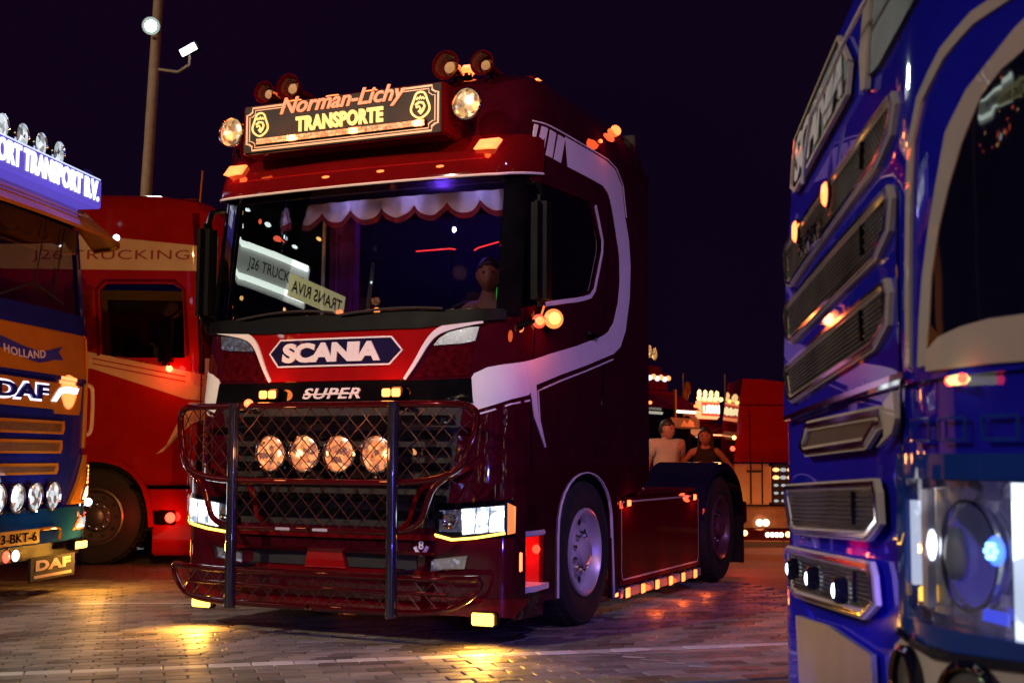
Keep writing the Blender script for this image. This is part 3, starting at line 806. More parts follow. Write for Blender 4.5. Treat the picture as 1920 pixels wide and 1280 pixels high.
# main grille
patch('grille_recess', HT, [(-0.80,0.72),(0.80,0.72),(0.92,1.48),(-0.92,1.48)], MATTE, T, off=0.004, th=0.01)
for z in (0.80, 0.90, 1.00, 1.10, 1.20, 1.30, 1.40):
    mb = MB(); ribbon(HT, dense([(-0.8-0.1*(z-0.8),z),(0.8+0.1*(z-0.8),z)],0.1), 0.050, mb, off=0.030, th=0.03); mb.build('grille_slat', BLACK, T)
for z, w in ((0.66,0.035),(0.56,0.02),(0.44,0.03)):
    mb = MB(); ribbon(HT, dense([(-0.75,z),(0.75,z)],0.1), w, mb, off=0.03, th=0.03); mb.build('bumper_bar', DRED, T)
patch('lower_intake', HT, [(-0.62,0.46),(0.62,0.46),(0.62,0.57),(-0.62,0.57)], MATTE, T, off=0.010, th=0.01)
MB().add([(-0.15,-0.05,0.575),(0.10,-0.05,0.575),(0.13,-0.04,0.45),(-0.18,-0.04,0.45),(-0.15,0.03,0.575),(0.10,0.03,0.575),(0.13,0.03,0.45),(-0.18,0.03,0.45)],
         [(0,1,2,3),(7,6,5,4),(0,4,5,1),(1,5,6,2),(2,6,7,3),(3,7,4,0)]).build('tow_cover', RED, T)
# headlights
for sg in (1, -1):
    hl = patch('headlight', HW, [(sg*u, z) for u, z in [(0.74,0.87),(1.255,0.905),(1.27,0.68),(0.86,0.645),(0.74,0.675)]], BLACK, T, off=0.006, th=0.01)
    patch('projector_lens', HW, [(sg*u, z) for u, z in [(0.775,0.83),(0.925,0.84),(0.925,0.70),(0.775,0.70)]], LAMPD, hl, off=0.014, th=0.006)
    patch('main_beam', HW, [(sg*u, z) for u, z in [(0.925,0.842),(1.195,0.868),(1.195,0.712),(0.93,0.685)]], faceted('main beam', (0.35,0.42,0.5), (2.2,2.4,2.5), (8,8.5,9), 1.0, 24, (0.22,0.5)), hl, off=0.016, th=0.006)
    for u_ in (1.015, 1.105): mb = MB(); ribbon(HW, [(sg*u_,0.70),(sg*(u_+0.01),0.855)], 0.007, mb, off=0.022, th=0.008); mb.build('lamp_divider', CHROME, hl)
    for u_, z_ in ((0.97,0.775),(1.06,0.782),(1.15,0.79)):
        MB().lathe([(0.036,0.0),(0.03,0.010),(0.001,0.014)], HW.at(sg*u_, z_, 0.017), (0,-1,0), 18).build('beam_element', WHITEL, hl)
    q = HW.at(sg*0.85, 0.765, 0.018)
    MB().lathe([(0.045,0.0),(0.05,0.012),(0.042,0.016),(0.03,0.004),(0.001,0.0)], q, (0,-1,0), 24).build('projector_ring', CHROME, hl)
    mb = MB(); ribbon(HW, [(sg*u, z) for u, z in dense([(0.745,0.678),(0.86,0.652),(1.02,0.668),(1.20,0.700)],0.05)], 0.016, mb, off=0.020, th=0.012); mb.build('daylight_strip', YELLOW, hl)
    patch('side_indicator', HW, [(sg*u, z) for u, z in [(1.215,0.885),(1.265,0.86),(1.262,0.70),(1.215,0.69)]], glow('amber reflector', (1.0,0.22,0.03), 1.6), hl, off=0.016, th=0.006)
    patch('headlight_glass', HW, [(sg*u, z) for u, z in [(0.755,0.86),(1.24,0.895),(1.255,0.69),(0.865,0.66),(0.755,0.685)]], GLASSC, hl, off=0.028, th=0.003)
    fg = patch('fog_lamp', HW, [(sg*u, z) for u, z in [(0.715,0.525),(0.965,0.558),(0.945,0.475),(0.705,0.445)]], CHROME, T, off=0.010, th=0.01)
    patch('fog_reflector', HW, [(sg*u, z) for u, z in [(0.725,0.515),(0.935,0.545),(0.92,0.483),(0.718,0.455)]], LAMPD, fg, off=0.014, th=0.004)
    light('headlight_beam', T, tuple(HW.at(sg*1.06, 0.78, 0.08)), (0.85,0.95,1.0), 9, 'SPOT', 0.05, aim=(sg*1.1,-6,-0.6), angle=60, blend=0.8)
    # corner crease and the curved lower moulding
    mb = MB(); ribbon(HW, [(sg*u, z) for u, z in dense(smoothpts([(0.98,1.10),(0.84,1.03),(0.66,0.98),(0.60,0.86),(0.58,0.76),(0.50,0.70)],2),0.05)], 0.03, mb, off=0.035, th=0.03); mb.build('bumper_moulding', DRED, T)
# V8 mark
mk = MB()
ribbon(HT, [(0.605,0.60),(0.625,0.565),(0.648,0.553),(0.672,0.567),(0.692,0.605)], 0.022, mk, off=0.010, th=0.006)
mk.build('vee_mark', WHITE, T)
text('eight_mark', '8', 0.036, 0.052, None, None, None, WHITE, T, fn=lambda a, b, o: HT.at(0.648+a, 0.612+b, 0.008+o), bold=0.02, extrude=0.004)
# amber corner lamps low under the bumper
for x in (-1.03, 1.09):
    b_ = MB().box((x-0.085,0.0,0.135),(x+0.085,0.06,0.225),0.01).build('corner_lamp', BLACK, T)
    MB().box((x-0.075,-0.014,0.142),(x+0.075,0.002,0.218),0.012).build('lens', YELLOW, b_)
    MB().tube([(x,0.04,0.22),(x,0.10,0.34)], 0.012, 8).build('bracket', BLACK, b_)
    light('corner_lamp_beam', T, (x,-0.035,0.125), (1.0,0.42,0.05), 30, 'SPOT', 0.03, aim=(x,-0.07,0.0), angle=168, blend=0.5)
    light('corner_lamp_throw', T, (x,-0.06,0.20), (1.0,0.42,0.05), 30, 'SPOT', 0.03, aim=(x*1.25,-0.9,0.0), angle=120, blend=0.8)
# ---- bull bar
BY = -0.25
bb = MB()
def bary(x): return BY + 0.10*max(0, abs(x)-0.6)**1.5 + 0.35*max(0, abs(x)-0.98)
top = [(-1.03,1.10),(-1.12,1.30),(-1.12,1.43),(-1.06,1.475),(-0.9,1.478)]
loop = [(-0.60,1.0),(-0.85,1.02),(-1.0,1.07),(-1.06,1.16),(-1.12,1.40),(-1.08,1.475),(-0.95,1.485),(-0.6,1.485)]
R_ = 0.022
def run(pts, r=R_, it=2, mirror=True):
    for sg in ((1,-1) if mirror else (1,)):
        P = smoothpts([(sg*a, b) for a, b in pts], it)
        bb.tube([(a, bary(a), b) for a, b in P], r, 10)
run([(0.0,1.485),(0.6,1.485),(0.95,1.485),(1.09,1.475),(1.13,1.40),(1.07,1.16),(1.0,1.07),(0.85,1.02),(0.60,1.0),(0.0,1.0)])
run([(0.95,1.045),(0.86,0.98),(0.82,0.88),(0.78,0.76),(0.68,0.71),(0.55,0.70)], 0.02)
run([(0.0,0.70),(0.55,0.70)], 0.018)
run([(0.0,0.425),(0.6,0.425),(1.0,0.435),(1.13,0.44)], 0.02)
run([(1.13,0.44),(1.15,0.40),(1.10,0.33),(0.98,0.255),(0.80,0.225),(0.55,0.22),(0.0,0.22)], 0.02)
run([(0.0,0.34),(0.6,0.34),(0.95,0.345)], 0.012)
bar = bb.build('bull_bar', REDCH, T)
bb = MB()
for sg in (1, -1):
    p = MB().tube([(sg*0.597, BY-0.02, 0.19),(sg*0.597, BY-0.02, 1.50)], 0.036, 16)
    po = p.build('upright', DTUBE, bar)
    for z in (0.45, 1.0, 1.46):
        MB().tube([(sg*0.597, BY, z),(sg*0.597, 0.06, z)], 0.018, 8).build('mounting_arm', DTUBE, bar)
# woven wire infill: diagonals clipped to the frame openings
def inside(x, z):
    if 1.0 < z < 1.475: return abs(x) < 1.0+0.10*(z-1.0)/0.45
    if 0.71 < z <= 1.0: return abs(x) < 0.60
    if 0.23 < z < 0.42: return abs(x) < 1.02+0.08*(z-0.3)
    return False
wm = MB()
def wires(dirn, pitch=0.118):
    k = -16
    for k in range(-20, 32):
        pts = []
        for j in range(0, 90):
            z = 0.22+j*0.0145; x = k*pitch + dirn*(z-0.22)*0.95 - 0.5
            if inside(x, z): pts.append((x, bary(x)+0.012+dirn*0.003*math.cos(z*55), z))
            else:
                if len(pts) > 2: wm.tube(pts, 0.0034, 5)
                pts = []
        if len(pts) > 2: wm.tube(pts, 0.0034, 5)
wires(1); wires(-1)
tag(wm.build('wire_mesh', paint('steel wire', (0.075,0.028,0.024), 0.35, 0, metal=0.6, var=0.1), bar), kind='stuff')
for x in (-0.385, -0.125, 0.135, 0.415):
    h = round_lamp(T, (x, BY+0.10, 1.18), 0.112, LAMPW, depth=0.08)
    MB().tube([(x, BY+0.14, 1.06),(x, BY+0.05, 1.0)], 0.012, 8).build('lamp_bracket', BLACK, T)
for x in (-0.4,0.4): light('lamp_glow', T, (x, BY-0.2, 1.18), (1.0,0.36,0.12), 2.0, size=0.04)
MB().ball((-0.5, BY, 1.50), 0.03).build('bar_marker', AMBERS, bar)
for x in (-0.2, 0.08):
    text('bar_badge', 'Griffin', 0.11, 0.028, (x, BY-0.026, 0.705), (1,0,0), (0,0,1), ALU, bar, shear=0.3, bold=0.01, extrude=0.004) if False else MB().box((x-0.055,BY-0.024,0.694),(x+0.055,BY-0.018,0.712),0.002).build('bar_badge', ALU, bar)
# ---- mirrors
for sg in (1, -1):
    m = MB().box((sg*1.27,0.24,2.12),(sg*1.38,0.42,2.84),0.045).build('mirror_housing', DEEP, T)
    MB().box((sg*1.29,0.410,2.20),(sg*1.36,0.424,2.76),0.005).build('mirror_glass', CHROME, m)
    MB().tube([(sg*1.33,0.34,2.82),(sg*1.30,0.34,2.92),(sg*1.20,0.38,2.94)], 0.022, 8).build('mirror_arm', BLACK, m)
    MB().tube([(sg*1.33,0.34,2.14),(sg*1.30,0.34,2.05),(sg*1.22,0.38,2.04)], 0.022, 8).build('mirror_arm', BLACK, m)
    for (y, z, r, mt, pw) in () if sg < 0 else ((0.50,2.06,0.066,glow('lit door lamp',(1.0,0.20,0.03),2.0),3.0),(0.26,2.02,0.046,glow('door lamp red',(1.0,0.07,0.02),1.6),0.8)):
        a = MB().tube([(sg*1.20,y,z-0.02),(sg*1.33,y-0.02,z)], 0.018, 8).build('lamp_arm', BLACK, T)
        l_ = MB().lathe([(0.01,-0.10),(r*0.7,-0.08),(r,-0.02),(r,0.0)], (sg*1.34,y,z), (sg*0.6,-0.8,0), 24).build('door_lamp', REDCH, T)
        MB().lathe([(r*0.98,0.0),(r*0.7,0.02),(0.001,0.03)], (sg*1.34,y,z), (sg*0.6,-0.8,0), 24).build('lens', mt, l_)
        MB().lathe([(r*0.62,0.026),(r*0.4,0.034),(0.001,0.038)], (sg*1.34,y,z), (sg*0.6,-0.8,0), 20).build('bulb', AMBER if r > 0.06 else AMBERS, l_)
        light('lamp_glow', T, (sg*1.46,y-0.12,z-0.02), (1.0,0.14,0.03), pw*1.3, size=0.04)
# ---- lit entry steps
STEPW = paint('step plate', (0.7,0.66,0.68), 0.4, 0, var=0.1, bump=0.5, scale=20)
for sg in (1, -1):
    y0, y1 = 0.22, 0.56
    b_ = MB()
    b_.box((sg*0.95,y0,0.32),(sg*0.97,y1,0.70)); b_.box((sg*0.96,y1,0.32),(sg*1.24,y1+0.02,0.70)); b_.box((sg*0.96,y0-0.02,0.32),(sg*1.22,y0,0.70))
    st = b_.build('step_well', paint('red step well', (0.45,0.02,0.015), 0.3, 0.8, var=0.2), T)
    MB().box((sg*0.98,y0-0.015,0.665),(sg*1.262,y1+0.01,0.70),0.008).build('step_tread', STEPW, st)
    MB().prism([(sg*0.98,y0-0.015),(sg*1.27,y0-0.015),(sg*1.29,y0+0.12),(sg*1.27,y1+0.04),(sg*0.98,y1+0.04)], 0.325, 0.362, 'xy').build('step_tread', STEPW, st)
    MB().lathe([(0.055,0.0),(0.055,0.03),(0.04,0.045),(0.001,0.05)], (sg*1.0,0.40,0.53), (sg*1,-0.2,0), 20).build('step_lamp', glow('lit step lamp',(1.0,0.30,0.05),3.5), st)
    light('step_glow', T, (sg*1.13,0.40,0.56), (1.0,0.07,0.03), 2.2, size=0.03)
    MB().box((sg*1.238,y0-0.06,0.46),(sg*1.268,y0-0.03,0.58),0.005).build('side_marker', AMBERS, T)
# ---- wheels, wings, side skirts, frame
for sg in (1, -1):
    wheel(T, (sg*1.235, 1.36, 0.505), 0.505, 0.31, sg)
    wheel(T, (sg*1.225, 4.95, 0.505), 0.505, 0.62, sg, rim=paint('dark rim', (0.16,0.05,0.08), 0.35, 0.2, metal=0.3))
    w_ = MB()
    for (yc, r0, zc) in ((1.36, 0.60, 0.52),):
        for k in range(16):
            a0 = math.pi*(-0.02+1.04*k/16); a1 = math.pi*(-0.02+1.04*(k+1)/16)
            P = [(yc+r0*math.cos(a_), zc+r0*math.sin(a_)) for a_ in (a0, a1)]
            w_.add([(sg*0.86,P[0][0],P[0][1]),(sg*1.22,P[0][0],P[0][1]),(sg*1.22,P[1][0],P[1][1]),(sg*0.86,P[1][0],P[1][1])], [(0,1,2,3)], True)
    w_.build('wheel_liner', MATTE, T)
    MB().box((sg*0.84,0.70,0.3),(sg*0.86,2.1,1.06)).build('liner_back', MATTE, T)
    # rear wing over the drive axle
    w_ = MB(); vs = []; K = 18
    for k in range(K+1):
        a_ = math.pi*(0.02+0.96*k/K); yy = 4.95-0.72*math.cos(a_); zz = 0.50+0.60*math.sin(a_)**0.75
        for xx, dz in ((0.62,0.0),(0.64,0.025),(1.24,0.025),(1.26,0.0),(1.26,-0.05)): vs.append((sg*xx, yy, zz+dz))
    w_.add(vs, [(k*5+j, (k+1)*5+j, (k+1)*5+j+1, k*5+j+1) for k in range(K) for j in range(4)], True)
    w_.build('rear_wing', paint('wing black', (0.014,0.012,0.03), 0.25, 1, var=0.2), T)
    MB().box((sg*0.66,5.68,0.12),(sg*1.25,5.70,0.60),0.004).build('mud_flap', RUBBER, T)
    sk = MB().box((sg*1.16,2.02,0.19),(sg*1.24,4.16,0.86),0.02).build('side_skirt', DRED, T)
    mb = MB(); pl = [(2.10,0.25),(4.06,0.25),(4.10,0.30),(4.10,0.795),(4.06,0.83),(2.10,0.83),(2.07,0.795),(2.07,0.30)]
    P = dense(pl, 0.2, True)
    for i in range(len(P)):
        a_ = P[i]; b2 = P[(i+1) % len(P)]
        d = (Vector(b2)-Vector(a_)).normalized(); q = Vector((-d.y, d.x))*0.007
        mb.add([(sg*1.2435,a_[0]-q.x,a_[1]-q.y),(sg*1.2435,b2[0]-q.x,b2[1]-q.y),(sg*1.2435,b2[0]+q.x,b2[1]+q.y),(sg*1.2435,a_[0]+q.x,a_[1]+q.y)], [(0,1,2,3)])
    mb.build('skirt_pinstripe', BEIGE, sk)
    MB().box((sg*1.17,2.02,0.115),(sg*1.250,4.16,0.187),0.006).build('skirt_sill', paint('grey sill', (0.22,0.2,0.24), 0.5, 0.1), sk)
    for k in range(6):
        y = 2.16+0.356*k
        box_lamp(T, (sg*1.235,y-0.05,0.108),(sg*1.258,y+0.05,0.192), AMBERS, 'sill_lamp', BLACK, (sg,0,0), 0.006)
    for y in (2.4,3.1,3.8): light('sill_glow', T, (sg*1.40,y,0.09), (1.0,0.14,0.02), 1.6, size=0.03)
    for y in (2.18, 3.93):
        box_lamp(T, (sg*1.238,y-0.045,0.79),(sg*1.262,y+0.045,0.85), glow('skirt lamp',(1.0,0.10,0.025),5.0), 'skirt_lamp', BLACK, (sg,0,0), 0.006)
        light('lamp_glow', T, (sg*1.285,y,0.815), (1.0,0.06,0.02), 1.2, size=0.04)
    MB().tube([(sg*0.42,2.3,0.78),(sg*0.42,5.95,0.82)], 0.09, 4).build('frame_rail', MATTE, T)
    MB().box((sg*0.5,2.6,0.86),(sg*1.20,4.18,0.90),0.01).build('catwalk', paint('dark red plate', (0.12,0.006,0.008), 0.35, 0.5), T)
MB().lathe([(0.5,0.0),(0.5,0.04),(0.42,0.06),(0.05,0.05)], (0,4.95,0.98), (0,0,1), 28).build('fifth_wheel', MATTE, T)
MB().box((-0.45,2.6,0.72),(0.45,2.7,0.85)).build('cross_member', MATTE, T)
MB().box((-1.2,5.94,0.50),(1.2,6.02,0.72),0.01).build('rear_beam', DRED, T)
for x in (-1.05,1.05): box_lamp(T, (x-0.12,6.015,0.55),(x+0.12,6.04,0.67), REDL, 'tail_lamp', BLACK, (0,1,0), 0.01)
light('tail_glow', T, (1.1,6.25,0.5), (1.0,0.03,0.01), 10, size=0.1)
MB().box((-1.1,0.5,0.45),(1.1,2.3,0.55)).build('cab_floor', MATTE, T)
MB().box((-0.8,0.25,0.16),(0.8,2.2,0.40)).build('engine_shield', MATTE, T)
# exhaust stack pipes behind cab
for x in (0.85,-0.85): MB().tube([(x,2.66,0.9),(x,2.66,1.75)], 0.05, 12).build('air_tank_pipe', CHROME, T)
# ---- cab interior
ib = MB().box((-1.19,0.30,1.15),(1.19,0.62,2.0),0.02)
ib.build('bulkhead', MATTE, T)
MB().add([HT.at(u, z, o) for u, z, o in ((-1.08,2.03,-0.06),(1.08,2.03,-0.06))]+[Vector((1.1,0.75,2.08)),Vector((-1.1,0.75,2.08)),Vector((1.1,0.75,1.95)),Vector((-1.1,0.75,1.95))],
         [(0,1,2,3),(3,2,4,5)]).build('dashboard', paint('dashboard vinyl', (0.03,0.022,0.02), 0.5, 0.1, var=0.3, bump=0.3), T)
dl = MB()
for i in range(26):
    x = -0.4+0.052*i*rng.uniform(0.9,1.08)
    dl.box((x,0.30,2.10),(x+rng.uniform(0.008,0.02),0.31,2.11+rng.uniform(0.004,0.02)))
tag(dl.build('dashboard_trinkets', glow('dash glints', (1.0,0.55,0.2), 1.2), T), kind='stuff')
MB().box((0.02,0.32,2.145),(0.42,0.34,2.16),0.004).build('dashboard_tray', paint('tray orange', (0.5,0.2,0.05), 0.4, 0.3), T)
MB().ball((0.165,0.24,2.135), 0.022).build('dashboard_lamp', AMBER, T)
MB().ball((-0.115,0.22,2.13), 0.024).build('dashboard_lamp', AMBERS, T)
light('dash_glow', T, (0.16,0.22,2.2), (1.0,0.35,0.1), 0.5, size=0.03)
# scalloped valance
def valance(name, z_top, dip, w0, w1, mat, y, n=9, extra=0.0):
    vs = []; fs = []; K = n*12
    for k in range(K+1):
        x = w0+(w1-w0)*k/K; ph = (k % 12)/12 if k < K else 1.0
        zz = 2.865-dip*abs(math.sin(math.pi*ph))**0.7
        yy = HT.at(x, 2.85).y + y + 0.010*math.sin(k*0.9)
        vs += [(x, yy, z_top), (x, yy, zz-extra), (x, yy+0.006, zz-extra), (x, yy+0.006, z_top)]
    for k in range(K):
        for j in range(4): fs.append((k*4+j, (k+1)*4+j, (k+1)*4+(j+1)%4, k*4+(j+1)%4))
    return MB().add(vs, fs, True).build(name, mat, T)
valance('valance', 2.925, 0.080, -1.12, 1.10, FABW, 0.20)
valance('valance_fringe', 2.92, 0.072, -1.12, 1.10, FABR, 0.212, extra=0.045)
pc = MB(); vs = []; K = 30
for k in range(K+1):
    x = -0.46+0.24*k/K; y = 0.62+0.02*math.sin(k*1.3); vs += [(x, y, 2.86-0.02*k/K), (x, y, 2.05)]
pc.add(vs, [(2*k, 2*k+1, 2*k+3, 2*k+2) for k in range(K)], True).build('side_curtain', FABP, T)
MB().tube([(-0.49,0.58,2.05),(-0.48,0.58,2.88)], 0.014, 8).build('curtain_rail', WHITE, T)
MB().box((1.12,0.50,2.12),(1.15,0.575,2.80),0.01).build('door_curtain', ORANGE, T)
light('curtain_fill', T, (1.19,0.42,2.45), (1.0,0.4,0.1), 0.5, size=0.02)  # small added light without a fixture, makes the curtain look lit
MB().box((-1.15,1.9,2.0),(1.15,1.95,3.3)).build('bunk_curtain', paint('navy bunk curtain', (0.03,0.02,0.12), 0.9, 0), T)
MB().box((-1.17,0.35,3.08),(1.17,1.9,3.12)).build('headliner', MATTE, T)
for sg in (1,-1):
    s_ = MB().box((sg*0.62-0.26,1.05,1.55),(sg*0.62+0.26,1.2,2.35),0.05); s_.box((sg*0.62-0.26,0.72,1.45),(sg*0.62+0.26,1.2,1.6),0.05)
    s_.box((sg*0.62-0.14,1.07,2.36),(sg*0.62+0.14,1.17,2.56),0.04); s_.build('seat', paint('seat cloth', (0.05,0.01,0.015), 0.8, 0, var=0.2, bump=0.4), T)
MB().tube([(0.62+0.22*math.cos(a_), 0.62+0.10*math.sin(a_), 2.02+0.20*math.sin(a_)) for a_ in [2*math.pi*k/24 for k in range(24)]], 0.016, 8, True).build('steering_wheel', MATTE, T)
mb = MB(); mb.tube([(0.36,0.42,2.55),(0.62,0.42,2.552),(0.66,0.42,2.545)], 0.005, 6); mb.build('led_reflection_strip', glow('red led reflection',(1.0,0.03,0.03),3.5), T)  # glowing tubes stand in for red LED reflections in the windscreen
mb = MB(); mb.tube([(0.80,0.42,2.53),(0.83,0.42,2.545),(0.98,0.42,2.575)], 0.005, 6); mb.build('led_reflection_strip', glow('red led reflection',(1.0,0.03,0.03),3.5), T)
MB().ball((1.03,0.3,2.2), 0.008, (1,1,8)).build('green_strip', glow('green neon',(0.05,1.0,0.15),1.5), T)
light('cab_purple_light', T, (0.3,0.9,3.0), (0.20,0.06,1.0), 9, size=0.05)
for x in (-1.0,-0.75,-0.25,0.25,0.75):  # added spots without fixtures: orange from below, lavender from above on the valance
    light('valance_fill', T, (x,HT.at(x,2.6).y+0.05,2.50), (1.0,0.36,0.10), 5.0, 'SPOT', 0.02, aim=(x,HT.at(x,2.8).y+0.22,2.80), angle=120, blend=0.9)
    light('valance_top_fill', T, (x+0.1,HT.at(x,2.93).y+0.06,2.955), (0.50,0.42,1.0), 2.2, 'SPOT', 0.02, aim=(x+0.1,HT.at(x,2.8).y+0.24,2.80), angle=140, blend=0.9)

# ------------------------------------------------------------------ people
def person_mesh(name, joints, bones, radii, mat, parent, sub=2):
    me = bpy.data.meshes.new(name)
    me.from_pydata([joints[k] for k in joints], [(list(joints).index(a), list(joints).index(b)) for a, b in bones], [])
    o = bpy.data.objects.new(name, me); COL.objects.link(o)
    m = o.modifiers.new('skin', 'SKIN'); m.use_smooth_shade = True
    for i, k in enumerate(joints):
        r = radii[k]; me.skin_vertices[0].data[i].radius = r if isinstance(r, tuple) else (r, r)
    me.skin_vertices[0].data[0].use_root = True
    s_ = o.modifiers.new('sub', 'SUBSURF'); s_.levels = sub; s_.render_levels = sub
    dg = bpy.context.evaluated_depsgraph_get()
    m2 = bpy.data.meshes.new_from_object(o.evaluated_get(dg)); m2.name = name
    bpy.data.objects.remove(o); bpy.data.meshes.remove(me)
    m2.materials.clear()
    for p in m2.polygons: p.use_smooth = True
    return link(name, m2, mat, parent)

def head(parent, c, yaw, s=1.0, long_hair=False, skin=SKIN, hair=HAIR):
    """c = centre of the head; face looks towards -y before yaw"""
    M = Matrix.Translation(c) @ Matrix.Rotation(yaw, 4, 'Z') @ Matrix.Scale(s, 4)
    bm = bmesh.new(); bmesh.ops.create_uvsphere(bm, u_segments=32, v_segments=22, radius=1.0)
    for v in bm.verts:
        x, y, z = v.co
        w = 0.076; 
        if z < -0.2: w *= 1-0.35*((-z-0.2)/0.8)**1.3
        f = -y
        yy = y*0.096
        if f > 0: yy = -f*0.088
        X = x*w; Z = z*0.118
        if z < -0.3 and f > 0.1: yy -= 0.010*math.exp(-((x)/0.5)**2)          # chin
        if f > 0.3:                                                             # nose, brow, eye sockets, lips
            yy -= 0.020*math.exp(-(X/0.011)**2-((Z+0.018)/0.016)**2)
            yy -= 0.008*math.exp(-(X/0.009)**2-((Z-0.006)/0.018)**2)
            for sx in (-1, 1): yy += 0.010*math.exp(-((X-sx*0.030)/0.014)**2-((Z-0.012)/0.010)**2)
            yy -= 0.005*math.exp(-(X/0.04)**2-((Z-0.032)/0.008)**2)
            yy -= 0.005*math.exp(-(X/0.02)**2-((Z+0.052)/0.008)**2)
        v.co = M @ Vector((X, yy, Z))
    me = bpy.data.meshes.new('head'); bm.to_mesh(me); bm.free()
    for p in me.polygons: p.use_smooth = True
    h = link('head', me, skin, parent)
    for sx in (-1, 1):
        e = MB().ball(M @ Vector((sx*0.030,-0.074,0.012)), 0.0105*s); e.build('eye', paint('eye', (0.05,0.03,0.03), 0.1, 1), h)
        e = MB().ball(M @ Vector((sx*0.076,0.005,0.0)), 0.024*s, (0.45,0.7,1.2)); e.build('ear', skin, h)
    e = MB().ball(M @ Vector((0,-0.083,-0.053)), 0.02*s, (1.0,0.35,0.32)); e.build('lips', paint('lips', (0.35,0.09,0.08), 0.4, 0), h)
    hb = MB(); bm = bmesh.new(); bmesh.ops.create_uvsphere(bm, u_segments=28, v_segments=18, radius=1.0)
    dele = []
    for v in bm.verts:
        x, y, z = v.co
        if (y < 0.15 and z < 0.42-0.15*abs(x)) or z < -0.35: dele.append(v)
    bmesh.ops.delete(bm, geom=dele, context='VERTS')
    for v in bm.verts: 
        x, y, z = v.co; j = 1+0.03*math.sin(x*40)*math.cos(z*33+y*20)
        v.co = M @ Vector((x*0.084*j, y*0.104*j, z*0.126*j+0.004))
    bmesh.ops.solidify(bm, geom=bm.faces[:], thickness=0.012*s)
    me = bpy.data.meshes.new('hair'); bm.to_mesh(me); bm.free()
    for p in me.polygons: p.use_smooth = True
    link('hair', me, hair, h)
    if long_hair:
        lh = MB(); r2 = random.Random(5)
        for k in range(26):
            a_ = math.pi*(-0.12+1.24*k/25); x = 0.075*math.cos(a_); y = 0.02+0.07*math.sin(a_)
            P = [M @ Vector((x*(1+0.35*t), y+0.02*t+0.01*math.sin(t*5+k), 0.05-t*(0.33+r2.uniform(-0.04,0.03)))) for t in (0, 0.2, 0.4, 0.6, 0.8, 1.0)]
            lh.tube(P, [0.02*s,0.021*s,0.021*s,0.018*s,0.014*s,0.004*s], 6)
        lh.build('long_hair', hair, h)
    return h

def hand(parent, wrist, d, side_v, s=1.0, mat=SKIN):
    """palm with four fingers and a thumb, slightly curled"""
    d = Vector(d).normalized(); v = Vector(side_v).normalized(); n = d.cross(v).normalized(); w = Vector(wrist)
    J = {'w': tuple(w), 'p1': tuple(w+d*0.045*s), 'p2': tuple(w+d*0.085*s)}
    o = person_mesh('hand', J, [('w','p1'),('p1','p2')], {'w': (0.026*s,0.018*s), 'p1': (0.038*s,0.015*s), 'p2': (0.038*s,0.013*s)}, mat, parent, 1)
    f = MB()
    for k, l in enumerate((0.070,0.078,0.072,0.056)):
        b = w+d*0.088*s+v*((k-1.5)*0.019*s)
        f.tube([b, b+d*l*0.45*s+n*0.006*s, b+d*l*0.75*s+n*0.022*s, b+d*l*0.9*s+n*0.038*s], [0.009*s,0.0085*s,0.008*s,0.006*s], 7)
    b = w+d*0.025*s-v*0.03*s
    f.tube([b, b+d*0.03*s-v*0.022*s+n*0.01*s, b+d*0.055*s-v*0.024*s+n*0.022*s], [0.012*s,0.010*s,0.007*s], 7)
    f.build('fingers', mat, o)
    return o

